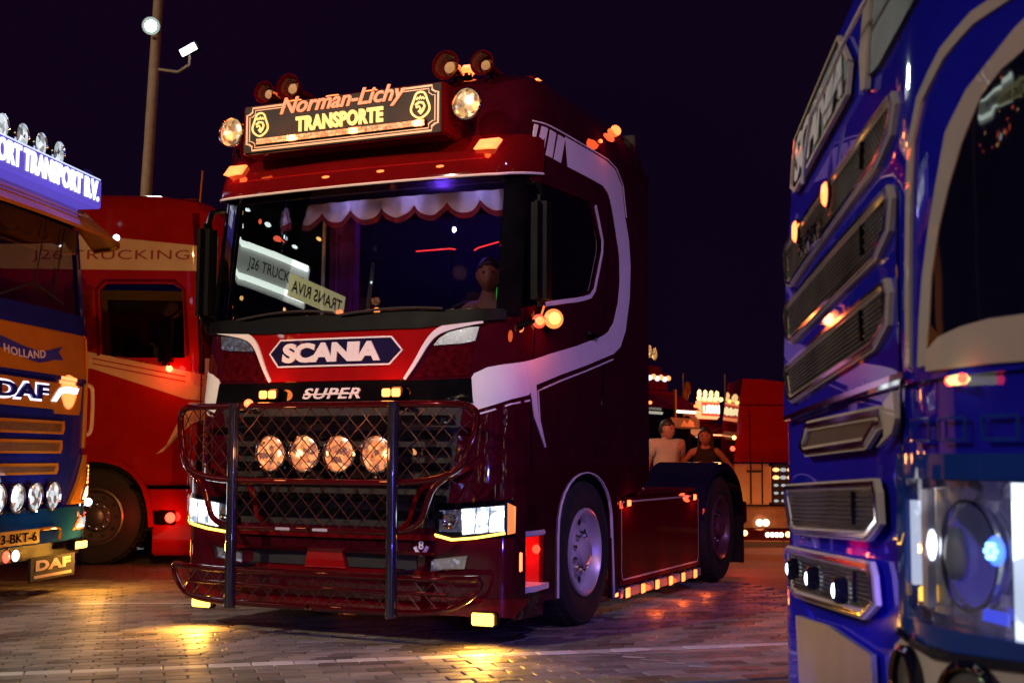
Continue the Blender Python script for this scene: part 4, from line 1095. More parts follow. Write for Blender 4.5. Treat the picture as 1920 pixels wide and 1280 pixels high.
def standing(loc, yaw, height, shirt, label, long_hair=False, sleeveless=False, head_yaw=0.0, arms=None, s_head=1.0, slim=1.0):
    root = empty('person', loc, yaw)
    tag(root, label, 'person')
    k = height/1.75
    J = dict(pel=(0,0,0.95), wai=(0,0,1.10), che=(0,0.005,1.30), upc=(0,0.01,1.41), nek=(0,0.0,1.49), hd=(0,-0.01,1.58),
             sl=(-0.18,0.01,1.425), sr=(0.18,0.01,1.425), hl=(-0.09,0,0.90), hr=(0.09,0,0.90), kl=(-0.10,-0.01,0.49), kr=(0.11,-0.01,0.49),
             al=(-0.10,0.02,0.09), ar=(0.12,0.02,0.09), tl=(-0.11,-0.14,0.04), tr=(0.14,-0.13,0.04))
    arms = arms or dict(el=(-0.25,0.04,1.13), er=(0.25,0.04,1.13), wl=(-0.25,-0.10,0.92), wr=(0.25,-0.10,0.92))
    J.update(arms)
    J = {a: tuple(c*k for c in v) for a, v in J.items()}
    R2 = dict(pel=(0.15,0.11), wai=(0.135,0.095), che=(0.155,0.105), upc=(0.13,0.09), nek=0.055, hd=0.055, sl=0.062, sr=0.062, hl=0.092, hr=0.092, kl=0.062, kr=0.062, al=0.042, ar=0.042, tl=0.034, tr=0.034, el=0.040, er=0.040, wl=0.028, wr=0.028)
    R2 = {a: (tuple(c*k*slim for c in v) if isinstance(v, tuple) else v*k*slim) for a, v in R2.items()}
    bones = [('pel','wai'),('wai','che'),('che','upc'),('upc','nek'),('nek','hd'),('upc','sl'),('upc','sr'),('sl','el'),('sr','er'),('el','wl'),('er','wr'),
             ('pel','hl'),('pel','hr'),('hl','kl'),('hr','kr'),('kl','al'),('kr','ar'),('al','tl'),('ar','tr')]
    b = person_mesh('body', J, bones, R2, SKIN, root)
    # clothing follows the body a little outside it
    top = {a: J[a] for a in ('pel','wai','che','upc')}
    g = 0.045
    Rt = {a: tuple(c+g for c in R2[a]) for a in top}
    tb = [('pel','wai'),('wai','che'),('che','upc')]
    if not sleeveless:
        for q, e in (('sl','el'),('sr','er')):
            top[q] = J[q]; Rt[q] = R2[q]+g
            m_ = tuple(Vector(J[q]).lerp(Vector(J[e]), 0.62)); top[e] = m_; Rt[e] = R2[e]+0.04
            tb += [('upc',q),(q,e)]
    else:
        for q, sx in (('sl',-1),('sr',1)):
            top[q] = (J[q][0]*0.68, J[q][1], J[q][2]+0.01); Rt[q] = 0.075*k; tb.append(('upc',q))
    person_mesh('shirt', top, tb, Rt, shirt, b)
    lg = {a: J[a] for a in ('pel','hl','hr','kl','kr','al','ar')}
    person_mesh('trousers', lg, [('pel','hl'),('pel','hr'),('hl','kl'),('hr','kr'),('kl','al'),('kr','ar')], {a: (tuple(c+g for c in R2[a]) if isinstance(R2[a], tuple) else R2[a]+g) for a in lg}, DENIM, b)
    for q in ('l','r'):
        a_ = Vector(J['a'+q]); t_ = Vector(J['t'+q])
        person_mesh('shoe', {'a': tuple(a_+Vector((0,0.05,-0.035))), 'b': tuple(a_+Vector((0,-0.05,-0.03))), 'c': tuple(t_)}, [('a','b'),('b','c')], {'a': 0.045, 'b': 0.052, 'c': 0.042}, MATTE, b, 1)
        e_ = Vector(J['e'+q]); w_ = Vector(J['w'+q])
        hand(b, w_, w_-e_, (0,1,0.1), k)
    head(b, (J['hd'][0], J['hd'][1]-0.02, J['hd'][2]+0.055*k), head_yaw, k*s_head, long_hair)
    return root, J, k
man, mj, mk_ = standing((1.97, 16.3, 0), R(10), 1.625, TSHIRT, 'short haired man in a beige shirt standing behind the truck chassis', head_yaw=R(42), s_head=1.15, slim=1.1,
    arms=dict(el=(-0.27,0.05,1.13), er=(0.24,0.04,1.13), wl=(-0.30,-0.10,0.92), wr=(0.20,-0.14,0.93)))
wo, wj, wk_ = standing((2.46, 16.3, 0), R(-4), 1.53, TANK, 'long haired woman in a black tank top, hands on hips', long_hair=True, sleeveless=True, head_yaw=R(-14), s_head=1.15, slim=1.0,
    arms=dict(el=(-0.37,0.08,1.20), er=(0.40,0.10,1.17), wl=(-0.20,0.0,1.02), wr=(0.22,0.02,0.98)))
pr = MB()
for sg in (1,-1):
    flat = [(sg*0.01,1.17),(sg*0.05,1.20),(sg*0.09,1.235),(sg*0.115,1.215),(sg*0.085,1.18),(sg*0.05,1.155),(sg*0.015,1.14)]
    pr.add([(a*0.92, -0.127-0.03*math.cos(a*8), z*0.91) for a, z in flat], [tuple(range(len(flat)))])
pr.ball((0,-0.125,1.03), 0.028, (1,0.3,0.8))
tag(pr.build('winged_print', paint('print cream', (0.6,0.4,0.3), 0.8, 0), wo))
def driver():
    root = empty('person', (0,0,0)); 
    M = T.matrix_basis
    root.location = M @ Vector((0.80,0.62,1.55)); root.rotation_euler = (0,0,T.rotation_euler.z)
    tag(root, 'person at the wheel of the dark red truck, face lit orange behind the glass', 'person')
    J = dict(pel=(0,0.15,0.08), wai=(0,0.13,0.28), che=(0,0.10,0.48), upc=(0,0.08,0.62), nek=(0,0.06,0.70), hd=(0,0.04,0.78), sl=(-0.18,0.08,0.62), sr=(0.18,0.08,0.62),
             el=(-0.25,-0.08,0.40), er=(0.24,-0.08,0.40), wl=(-0.28,-0.24,0.52), wr=(0.10,-0.24,0.52), kl=(-0.14,-0.25,0.08), kr=(0.14,-0.25,0.08), hl=(-0.1,0.1,0.06), hr=(0.1,0.1,0.06), al=(-0.14,-0.3,-0.3), ar=(0.14,-0.3,-0.3))
    R2 = dict(pel=(0.15,0.11), wai=(0.14,0.1), che=(0.16,0.11), upc=(0.13,0.09), nek=0.055, hd=0.055, sl=0.065, sr=0.065, el=0.045, er=0.045, wl=0.03, wr=0.03, kl=0.07, kr=0.07, hl=0.09, hr=0.09, al=0.05, ar=0.05)
    bones = [('pel','wai'),('wai','che'),('che','upc'),('upc','nek'),('nek','hd'),('upc','sl'),('upc','sr'),('sl','el'),('sr','er'),('el','wl'),('er','wr'),('pel','hl'),('pel','hr'),('hl','kl'),('hr','kr'),('kl','al'),('kr','ar')]
    b = person_mesh('body', J, bones, R2, SKIN, root)
    person_mesh('shirt', {a: J[a] for a in ('pel','wai','che','upc','sl','sr')}, [('pel','wai'),('wai','che'),('che','upc'),('upc','sl'),('upc','sr')], {a: (tuple(c+0.014 for c in R2[a]) if isinstance(R2[a], tuple) else R2[a]+0.034) for a in ('pel','wai','che','upc','sl','sr')}, TANK, b)
    head(b, (0,0.02,0.84), R(25), 1.0)
    hand(b, J['wl'], (0.1,-1,0.1), (1,0,0)); hand(b, J['wr'], (0.1,-1,0.1), (1,0,0))
driver()
light('driver_glow', T, (0.72,0.36,2.38), (1.0,0.35,0.08), 0.25, size=0.05)

# ------------------------------------------------------------------ blue and orange truck on the left
D = empty('cab_over_truck', (-3.874, 10.26, 0), R(82))
tag(D, 'blue and orange truck at the left edge with lit white roof lamps and HOLLAND ribbon', 'truck')
HD = Hull(footprint(bow=0.03, depth=0.28), lambda z: max(0, z-1.9)*0.10)
for sg in (1,-1):
    patch('side_panel', HD, [(sg*u, z) for u, z in [(1.25,0.95),(1.55,0.95),(1.62,1.12),(2.9,1.12),(2.9,0.9),(3.4,0.9),(3.4,2.30),(1.25,2.30)]], ORANGE, D, off=0, th=0.03)
    patch('upper_side_panel', HD, [(sg*u, z) for u, z in [(2.45,2.30),(3.4,2.30),(3.4,3.2),(1.25,3.2),(1.25,3.08),(2.45,3.08)]], ORANGE, D, off=0, th=0.03)
    patch('windscreen_pillar', HD, [(sg*u, z) for u, z in [(1.10,2.30),(1.26,2.30),(1.26,3.16),(1.10,3.16)]], DAFBL, D, off=0.006, th=0.03)
    patch('side_window', HD, [(sg*u, z) for u, z in [(1.27,2.30),(2.45,2.30),(2.45,3.08),(1.27,3.08)]], glass('side glass', (0.85,0.85,0.88), 0.06, flat=True), D, off=-0.02, th=0.005)
patch('lower_front', HD, [(-1.25,0.62),(1.25,0.62),(1.25,1.80),(-1.25,1.80)], DAFBL, D, off=0, th=0.04)
patch('bumper', HD, [(-1.30,0.44),(1.22,0.44),(1.30,0.72),(-1.30,0.72)], TEALB, D, off=0.03, th=0.07)
patch('chest_panel', HD, [(-1.2,1.84),(1.2,1.80),(1.22,2.20),(-1.2,2.20)], ORANGE, D, off=0.012, th=0.02)
patch('cowl', HD, [(-1.24,2.20),(1.24,2.20),(1.20,2.37),(-1.20,2.37)], DAFBL, D, off=0.02, th=0.04)
patch('windscreen', HD, [(-1.12,2.36),(1.12,2.36),(1.12,3.14),(-1.12,3.14)], glass('clear windscreen', (0.8,0.8,0.85), 0.18, flat=True), D, off=-0.005, th=0.005)
patch('corner_panel', HD, [(1.0,1.22),(1.30,1.22),(1.33,2.20),(1.10,2.20),(1.04,1.8)], ORANGE, D, off=0.022, th=0.03)
patch('corner_panel', HD, [(-1.0,1.22),(-1.04,1.8),(-1.10,2.20),(-1.33,2.20),(-1.30,1.22)], ORANGE, D, off=0.022, th=0.03)
patch('lower_corner', HD, [(0.72,0.74),(1.18,0.74),(1.28,1.16),(1.02,1.16),(0.90,0.95)], ORANGE, D, off=0.036, th=0.03)
patch('lower_corner', HD, [(-0.72,0.74),(-0.90,0.95),(-1.02,1.16),(-1.28,1.16),(-1.18,0.74)], ORANGE, D, off=0.036, th=0.03)
mb = MB(); ribbon(HD, dense([(-1.0,1.82),(1.02,1.80)],0.1), 0.03, mb, off=0.016); mb.build('trim_line', DAFBL, D)
lp = patch('logo_panel', HD, [(-0.95,1.55),(0.90,1.53),(0.93,1.75),(-0.95,1.78)], ORANGE, D, off=0.018, th=0.02)
patch('logo_panel_foot', HD, [(0.45,1.50),(0.88,1.50),(0.90,1.56),(0.40,1.56)], ORANGE, lp, off=0.018, th=0.02)
text('logo_lettering', 'DAF', 0.80, 0.118, None, None, None, DAFBL, lp, fn=lambda a, b, o: HD.at(a-0.13, 1.668+b, 0.030+o), bold=0.04, extrude=0.02, spacing=1.05)
text('logo_backlight', 'DAF', 0.84, 0.150, None, None, None, glow('violet white backlight',(0.75,0.68,1.0),2.2), lp, fn=lambda a, b, o: HD.at(a-0.13, 1.668+b, 0.020+o), bold=0.075, extrude=0.006, spacing=1.03)
patch('lit_swoosh', HD, [(0.34,1.60),(0.42,1.60),(0.50,1.665),(0.56,1.68),(0.80,1.68),(0.84,1.73),(0.60,1.735),(0.48,1.715),(0.42,1.67)], glow('violet white swoosh',(0.80,0.74,1.0),2.2), lp, off=0.030, th=0.008)
for z0, z1, xr in ((1.33,1.44,0.56),(1.17,1.28,0.53),(1.00,1.09,0.47)):
    g_ = patch('grille_frame', HD, [(-xr,z0),(xr,z0),(xr+0.03,z0+0.04),(xr+0.02,z1),(-xr-0.02,z1),(-xr-0.03,z0+0.04)], ORANGE, D, off=0.030, th=0.03)
    patch('grille_mesh', HD, [(-xr+0.06,z0+0.02),(xr-0.05,z0+0.02),(xr-0.03,z1-0.025),(-xr+0.03,z1-0.025)], paint('orange grille mesh',(0.16,0.07,0.015),0.5,0.1,var=0.6,scale=60,bump=0.8), g_, off=0.033, th=0.006)
rb = patch('ribbon_banner', HD, [(-0.62,2.09),(-0.40,2.07),(-0.1,2.02),(0.12,2.00),(0.30,2.02),(0.50,2.06),(0.56,2.075),(0.47,2.02),(0.55,1.955),(0.36,1.945),(0.30,1.93),(0.12,1.905),(-0.1,1.925),(-0.40,1.98),(-0.62,2.0)], paint('ribbon blue',(0.05,0.05,0.42),0.4,0.4), D, off=0.018, th=0.004)
text('ribbon_lettering', 'HOLLAND', 0.64, 0.066, None, None, None, paint('ribbon white',(0.75,0.72,0.8),0.5,0), rb, fn=lambda a, b, o: HD.at(a-0.09, 1.972+b+ (a*a*0.25-0.012) - 0.02*a*0, 0.020+o), bold=0.02, extrude=0.003, spacing=1.1)
for x in (-0.78,-0.50,-0.22,0.06,0.35): round_lamp(D, (x, -0.06, 0.825), 0.112, LAMPC, rim=CHROME, depth=0.07)
light('lamp_glow', D, (0.1,-0.5,0.9), (0.9,0.95,1.0), 4.0, size=0.2)
# head lamp cluster
hl = patch('headlight', HD, [(0.93,0.76),(1.10,0.80),(1.20,1.10),(1.10,1.06),(1.0,0.86)], CHROME, D, off=0.046, th=0.02)
patch('headlight_lens', HD, [(0.95,0.775),(1.08,0.81),(1.12,0.89),(1.0,0.86)], glow('amber white lens',(1.0,0.62,0.25),4.0), hl, off=0.052, th=0.01)
for k in range(5):
    z = 0.91+0.035*k; patch('led_block', HD, [(1.04+0.02*k,z),(1.10+0.02*k,z+0.006),(1.11+0.02*k,z+0.026),(1.05+0.02*k,z+0.02)], AMBER, hl, off=0.054, th=0.01)
MB().ball(HD.at(1.14,0.745,0.06), 0.035).build('white_marker', glow('cold lamp',(0.7,0.85,1.0),8.0), D)
f_ = patch('fog_lamp', HD, [(0.80,0.52),(1.05,0.52),(1.10,0.64),(0.92,0.64)], ORANGE, D, off=0.036, th=0.03)
patch('fog_lens', HD, [(0.86,0.535),(1.02,0.535),(1.05,0.625),(0.94,0.625)], LAMPC, f_, off=0.044, th=0.01)
box_lamp(D, (0.76,-0.06,0.355),(0.98,0.02,0.43), YELLOW, 'amber_fog_lamp', BLACK, (0,-1,0))
light('lamp_glow', D, (0.86,-0.2,0.36), (1.0,0.42,0.05), 25, size=0.04)
pt = MB().box((-0.58,-0.065,0.455),(0.15,-0.045,0.57),0.008).build('number_plate', PLATE, D)
text('plate_lettering', '93-BKT-6', 0.62, 0.072, (-0.215,-0.067,0.512), (1,0,0), (0,0,1), BLACK, pt, bold=0.01, extrude=0.004)
mb = MB(); mb.tube(smoothpts([(0.18,-0.05,0.56),(0.48,-0.05,0.56),(0.52,-0.05,0.53),(0.50,-0.05,0.46)],1), 0.012, 8); mb.build('tow_loop', ORANGE, D)
for x, m_ in ((-0.31,REDL),(-0.17,WHITES)): MB().ball((x,-0.04,0.375), 0.045, (1,0.4,1)).build('low_lamp', m_, D)
fl = MB().box((0.10,-0.02,0.14),(0.85,0.0,0.33),0.004).build('mud_flap', RUBBER, D)
text('flap_lettering', 'DAF', 0.58, 0.085, (0.47,-0.024,0.265), (1,0,0), (0,0,1), paint('flap print',(0.6,0.42,0.36),0.6,0), fl, bold=0.045, extrude=0.003, spacing=1.05)
MB().box((0.16,-0.026,0.165),(0.78,-0.019,0.188)).build('flap_bar', paint('flap print',(0.6,0.42,0.36),0.6,0), fl)
MB().box((-1.15,0.1,0.30),(1.15,2.4,0.95)).build('chassis', MATTE, D)
for sg in (1,-1): wheel(D, (sg*1.22,1.42,0.50), 0.50, 0.3, sg, rim=CHROME)
mb = MB(); mb.tube(smoothpts([(1.20,0.14,1.78),(1.26,0.09,1.78),(1.28,0.08,1.72),(1.28,0.08,1.42),(1.26,0.09,1.34),(1.20,0.14,1.33)],2), 0.018, 8); mb.build('grab_handle', CREAM, D)
# visor, roof, roof lights, sign
vs = []; prof = [(3.04,0.34),(3.03,0.36),(3.06,0.36),(3.30,0.10),(3.34,0.0)]
us = [-1.34+2.68*k/30 for k in range(31)]
for u in us:
    for z, o in prof: vs.append(HD.at(u, z, o))
MB().add(vs, [(i*5+k,(i+1)*5+k,(i+1)*5+k+1,i*5+k+1) for i in range(30) for k in range(4)]+[tuple(range(5)),tuple(150+k for k in range(5))[::-1]], True).build('sun_visor', ORANGE, D)
mb = MB(); mb.tube([HD.at(-1.0+1.6*k/10, 3.20, 0.23) for k in range(11)], 0.007, 6); mb.build('visor_crease', paint('crease light',(0.5,0.3,0.25),0.2,1), D)
rv = []; 
for (z, ins, yf) in ((3.2,0,0),(3.45,0.05,0.2),(3.58,0.2,0.5)):
    for k in range(33):
        p = HD.at(-3.4+6.8*k/32, z); rv.append((p.x*(1.25-ins)/1.25, p.y+yf*(1-p.y/2.5), z))
MB().add(rv, [(l*33+k, l*33+(k+1)%33, (l+1)*33+(k+1)%33, (l+1)*33+k) for l in range(2) for k in range(33)]+[tuple(66+k for k in range(33))], True).build('roof', DAFBL, D)
sb = MB().box((-1.25,-0.13,3.31),(0.88,0.12,3.56),0.01).build('roof_sign', glow('violet sign panel',(0.13,0.10,0.85),0.6,(0.1,0.1,0.4)), D)
text('sign_lettering', 'PORT TRANSPORT B.V.', 1.74, 0.178, (-0.05,-0.135,3.452), (1,0,0), (0,0,1), glow('white lettering',(0.88,0.92,1.0),2.2), sb, bold=0.03, extrude=0.01)
MB().box((-1.25,-0.12,3.562),(0.88,0.05,3.575),0.003).build('sign_top_strip', glow('pale strip',(0.6,0.7,1.0),1.2), sb)
for x in (-1.22,-0.92,-0.63,-0.33,-0.04,0.26): round_lamp(D, (x, -0.04, 3.665), 0.098, LAMPC, rim=CHROME, depth=0.1)
MB().ball((0.84,0.0,3.58), 0.085, (0.7,0.9,1.0)).build('air_horn', paint('horn blue',(0.02,0.02,0.2),0.2,1), D)
MB().tube([(0.70,0,3.60),(0.84,0,3.60)], 0.015, 8).build('horn_pipe', CHROME, D)
light('sign_glow', D, (0.0,-0.4,3.3), (0.45,0.35,1.0), 1.0, size=0.05)
MB().ball(HD.at(1.1,3.12,0.33), 0.03).build('white_marker', WHITES, D)
# inside: dash, wheel, wipers, curtain
MB().box((-1.1,0.15,2.28),(1.1,0.6,2.36),0.02).build('dashboard', MATTE, D)
MB().tube([(-0.3+0.2*math.cos(a_),0.62,2.46+0.17*math.sin(a_)) for a_ in [2*math.pi*k/20 for k in range(20)]], 0.015, 8, True).build('steering_wheel', MATTE, D)
mb = MB(); mb.tube([HD.at(-0.5,2.38,0.03),HD.at(0.1,2.56,0.02),HD.at(0.6,2.44,0.02)], 0.009, 6); mb.build('wiper', MATTE, D)
for x in (0.1,0.45): MB().tube([HD.at(x,2.50,0.015),HD.at(x+0.28,3.12,0.015)], 0.006, 6).build('wiper', MATTE, D)
for x in (-0.6, 0.6): MB().box((x-0.25,1.2,1.5),(x+0.25,1.35,2.7),0.05).build('seat', MATTE, D)
MB().box((-1.2,2.35,1.0),(1.2,2.4,3.4)).build('rear_wall', MATTE, D)
vs = []; K = 72
for k in range(K+1):
    x = -1.08+2.16*k/K; z = 3.02-0.06*abs(math.sin(math.pi*(k % 9)/9)); y = HD.at(x,3.0).y+0.04; vs += [(x,y,3.16),(x,y,z)]
MB().add(vs, [(2*k,2*k+1,2*k+3,2*k+2) for k in range(K)], True).build('valance', paint('dark valance',(0.02,0.008,0.03),0.9,0), D)

# ------------------------------------------------------------------ red truck seen from the side behind it
J_ = empty('trucking_truck', (-3.08, 14.95, 0), R(88.5))
tag(J_, 'red truck seen side on behind the blue and orange one, cream band lettered TRUCKING', 'truck')
HJ = Hull(footprint(bow=0.05, depth=0.30, back=3.0), lambda z: max(0, z-2.3)*0.08)
def ju(y): return -(HJ.uy(y))
for sg in (-1,1):
    f = lambda pts: [(sg*HJ.uy(y), z) for y, z in pts]
    a0 = [(0.70,0.40),(0.72,0.62),(0.80,0.86),(0.98,1.04),(1.22,1.11),(1.42,1.11),(1.66,1.04),(1.84,0.86),(1.92,0.62),(1.94,0.40)]
    patch('side_panel', HJ, f([(0.25,0.40)]+a0+[(2.1,0.40),(2.9,0.95),(2.9,2.2),(0.25,2.2)]), TRED, J_, off=0, th=0.03)
    patch('upper_side_panel', HJ, f([(0.25,2.2),(0.40,2.2),(0.40,2.94),(0.50,3.0),(1.22,3.0),(1.30,2.92),(1.30,2.2),(2.9,2.2),(2.9,3.90),(0.25,3.80)]), TRED, J_, off=0, th=0.03)
    patch('side_window', HJ, f([(0.36,2.2),(1.34,2.2),(1.34,3.04),(0.36,3.04)]), GLASSD, J_, off=-0.02, th=0.005)
    mb = MB(); ribbon(HJ, f(dense([(0.375,2.22),(0.375,2.95),(0.48,3.035),(1.24,3.035),(1.335,2.94),(1.335,2.22)],0.1)), 0.03, mb, off=0.012, th=0.02); mb.build('window_seal', DRED, J_)
    patch('cream_band', HJ, f([(0.02,3.14),(2.9,3.17),(2.9,3.60),(1.29,3.52),(0.02,3.40)]), CREAM, J_, off=0.004, th=0.005)
    patch('cream_stripe', HJ, f([(0.02,1.99),(1.5,2.27),(2.9,2.30),(2.9,2.13),(1.4,2.08),(0.38,1.76),(0.02,1.72)]), CREAM, J_, off=0.004, th=0.005)
    for z0 in (0.0, -0.055):
        mb = MB(); ribbon(HJ, f(dense([(0.02,1.93+z0),(1.4,2.19+z0)],0.2)), 0.012, mb, off=0.008); mb.build('red_pinstripe', TRED, J_)
    patch('cream_wedge', HJ, f([(0.68,1.17),(0.60,1.20),(0.42,1.58),(0.34,1.72),(0.02,1.74),(0.02,1.60),(0.30,1.50)]), CREAM, J_, off=0.005, th=0.005)
    for gy in (0.22, 1.5):
        mb = MB(); ribbon(HJ, f(dense([(gy,3.1),(gy,1.2)],0.2)), 0.012, mb, off=0.004); mb.build('door_gap', DRED, J_)
    mb = MB(); ribbon(HJ, f(dense(smoothpts(a0,1),0.1)), 0.05, mb, off=0.05, th=0.06); mb.build('wheel_arch', TRED, J_)
    wheel(J_, (sg*1.235,1.32,0.50), 0.505, 0.3, sg, rim=paint('worn steel rim', (0.12,0.11,0.11), 0.35, 0.1, metal=0.6))
patch('front_panel', HJ, [(-1.25,0.35),(1.25,0.35),(1.25,2.2),(-1.25,2.2)], WHITE, J_, off=0, th=0.04)
patch('windscreen', HJ, [(-1.2,2.2),(1.2,2.2),(1.2,3.0),(-1.2,3.0)], GLASSD, J_, off=0, th=0.01)
patch('roof_front', HJ, [(-1.25,3.0),(1.25,3.0),(1.25,3.80),(-1.25,3.80)], TRED, J_, off=0, th=0.04)
rv = []
for (z, ins, yf) in ((3.78,0,0),(3.90,0.03,0.06),(3.96,0.10,0.2),(3.99,0.2,0.4)):
    for k in range(33):
        p = HJ.at(-3.9+7.8*k/32, z); rv.append((p.x*(1.25-ins)/1.25, p.y+yf*(1-p.y/3.0), z + (0.03*min(1,p.y/1.5) if z > 3.8 else 0)))
MB().add(rv, [(l*33+k, l*33+(k+1)%33, (l+1)*33+(k+1)%33, (l+1)*33+k) for l in range(3) for k in range(33)]+[tuple(99+k for k in range(33))], True).build('roof', TRED, J_)
mb = MB(); mb.tube([(-1.16,0.3+2.6*k/20,3.945+0.012*min(1,k/8)) for k in range(21)], 0.012, 6); mb.build('roof_rail', CHROME, J_)
MBT = paint('dark red print', (0.30,0.02,0.012), 0.5, 0)
text('side_lettering', 'J26 TRUCKING', 1.72, 0.135, (-1.257,1.24,3.300), (0,-1,0), (0,0,1), MBT, J_, bold=0.0, extrude=0.004, spacing=1.06)
text('door_lettering', 'J26-TRUCKING.NL', 0.70, 0.045, (-1.257,0.80,2.145), (0,-1,-0.16), (0,0,1), MBT, J_, extrude=0.004)
sk = MB().box((-1.245,0.28,0.42),(-1.20,0.72,0.98),0.01).build('entry_panel', TRED, J_)
MB().box((-1.27,0.30,0.80),(-1.20,0.95,0.84),0.008).build('step_edge', BLACK, J_)
MB().box((-1.25,-0.0,0.10),(-1.10,0.70,0.42),0.02).build('lower_valance', TRED, J_)
MB().box((-1.27,0.44,0.42),(-1.20,0.78,0.58),0.02).build('lamp_recess', BLACK, J_)
MB().lathe([(0.055,0),(0.05,0.02),(0.001,0.03)], (-1.275,0.50,0.50), (-1,0,0), 20).build('side_lamp', REDL, J_)
light('lamp_glow', J_, (-1.45,0.5,0.5), (1.0,0.04,0.02), 4.0, size=0.05)
light('lamp_glow', J_, (-1.40,0.95,0.52), (1.0,0.04,0.02), 2.0, size=0.05)
MB().ball((-1.30,0.55,2.08), 0.035).build('mirror_lamp', glow('bright red lamp',(1.0,0.15,0.05),10), J_)
light('lamp_glow', J_, (-1.48,0.50,2.08), (1.0,0.03,0.02), 6.0, size=0.05)
m = MB().box((-1.52,0.48,2.10),(-1.34,0.62,2.62),0.04).build('mirror_housing', BLACK, J_)
MB().tube([(-1.42,0.55,2.60),(-1.25,0.45,2.75)], 0.02, 8).build('mirror_arm', BLACK, m)
MB().tube([(-1.2,0.30,3.9),(-1.2,0.28,4.25)], 0.010, 6).build('aerial', ORANGE, J_)
MB().box((-1.1,0.3,0.35),(1.1,2.9,1.1)).build('chassis', MATTE, J_)
MB().box((-1.2,2.8,1.0),(1.2,2.88,3.8)).build('rear_wall', MATTE, J_)
for x in (-0.6,0.6): MB().box((x-0.25,1.3,1.5),(x+0.25,1.45,2.75),0.05).build('seat', paint('red seat',(0.25,0.02,0.02),0.7,0), J_)
light('cabin_glow', J_, (-0.4,0.8,2.8), (1.0,0.2,0.06), 9.0, size=0.1)
MB().box((-1.2,0.9,2.25),(-1.17,1.25,2.9)).build('dark_curtain', MATTE, J_)

# ------------------------------------------------------------------ blue truck close on the right
BS = 1.25
B = empty('blue_truck', (0.713*BS, 2.879*BS, 1.17-1.17*BS), R(-93.44), BS)
tag(B, 'dark blue truck close on the right edge with cream framed grille openings', 'truck')
def footB():
    P = [(i*.04, .01*(i*.04)**2) for i in range(18)]
    for k in range(1, 26):
        x = .68+.02*k; P.append((x, .005+.03*(x-.68)+.9*(x-.68)**2))
    P.append((1.25, .5)); P += [(1.26, .5+.1*k) for k in range(1, 10)]
    return P
HB = Hull(footB(), lambda z: max(0, z-1.7)*0.05 + max(0, z-1.96)*0.06)
UE = HB.L[-1]-0.02
bp = patch
bp('front_panel', HB, [(-0.72,1.275),(UE,1.325),(UE,3.0),(0.42,3.0),(0.40,2.20),(0.18,2.16),(-0.053,2.122),(-0.22,2.10),(-0.36,2.06),(-0.473,2.03),(-0.545,1.92),(-0.60,1.75),(-0.66,1.52)], BLUE, B, off=0, th=0.03, step=0.05, zc=(1.96,2.2))
bp('lower_front_panel', HB, [(-0.98,0.80),(0.60,0.62),(0.62,0.84),(0.655,0.905),(0.655,1.17),(UE,1.17),(UE,1.31),(0.70,1.305),(-0.98,1.265)], BLUE, B, off=-0.012, th=0.03, step=0.05)
bp('headlight_surround', HB, [(0.645,1.178),(UE,1.182),(UE,1.145),(0.69,1.137),(0.682,0.905),(UE,0.905),(UE,0.865),(0.66,0.872),(0.645,0.90)], paint('teal blue lacquer',(0.012,0.05,0.30),0.2,1), B, off=0.010, th=0.03, step=0.05)
bp('bumper', HB, [(-1.0,0.26),(UE,0.26),(UE,0.86),(0.62,0.86),(0.60,0.70),(-1.0,0.84)], BLUE, B, off=-0.004, th=0.05, step=0.05)
bp('cab_side', HB, [(-UE,0.3),(-0.99,0.3),(-0.99,1.25),(-1.1,2.0),(-UE,2.0)], BLUE, B, off=0, th=0.03)
MB().box((-1.0,0.30,0.3),(0.85,1.4,1.95)).build('cab_core', MATTE, B)
MB().add([HB.at(-0.7,1.95,-0.25),HB.at(-0.45,2.02,-0.03),HB.at(0.18,2.14,-0.03),HB.at(0.44,2.18,-0.03),HB.at(0.44,3.0,-0.45),HB.at(0.0,3.0,-0.45),HB.at(-0.7,3.0,-0.7)], [(0,1,6),(1,2,5,6),(2,3,4,5)]).build('windscreen', GLASSD, B)
MB().box((-0.3,0.9,1.9),(0.8,1.4,3.0)).build('cabin_interior', MATTE, B)
mb = MB(); ribbon(HB, dense([(-0.62,1.276),(0.70,1.312)],0.08), 0.012, mb, off=0.012, th=0.02); mb.build('chrome_edge', CHROME, B)
mb = MB(); ribbon(HB, [(0.655,0.90),(0.655,1.2),(0.655,1.6),(0.655,2.0),(0.655,2.9)], 0.006, mb, off=0.003, th=0.004); mb.build('panel_gap', BLACK, B)
DARKG = paint('grille backing', (0.02,0.018,0.018), 0.5, 0, var=0.4)
HEXM = paint('perforated steel', (0.75,0.70,0.64), 0.14, 0, metal=1.0, var=0.25)
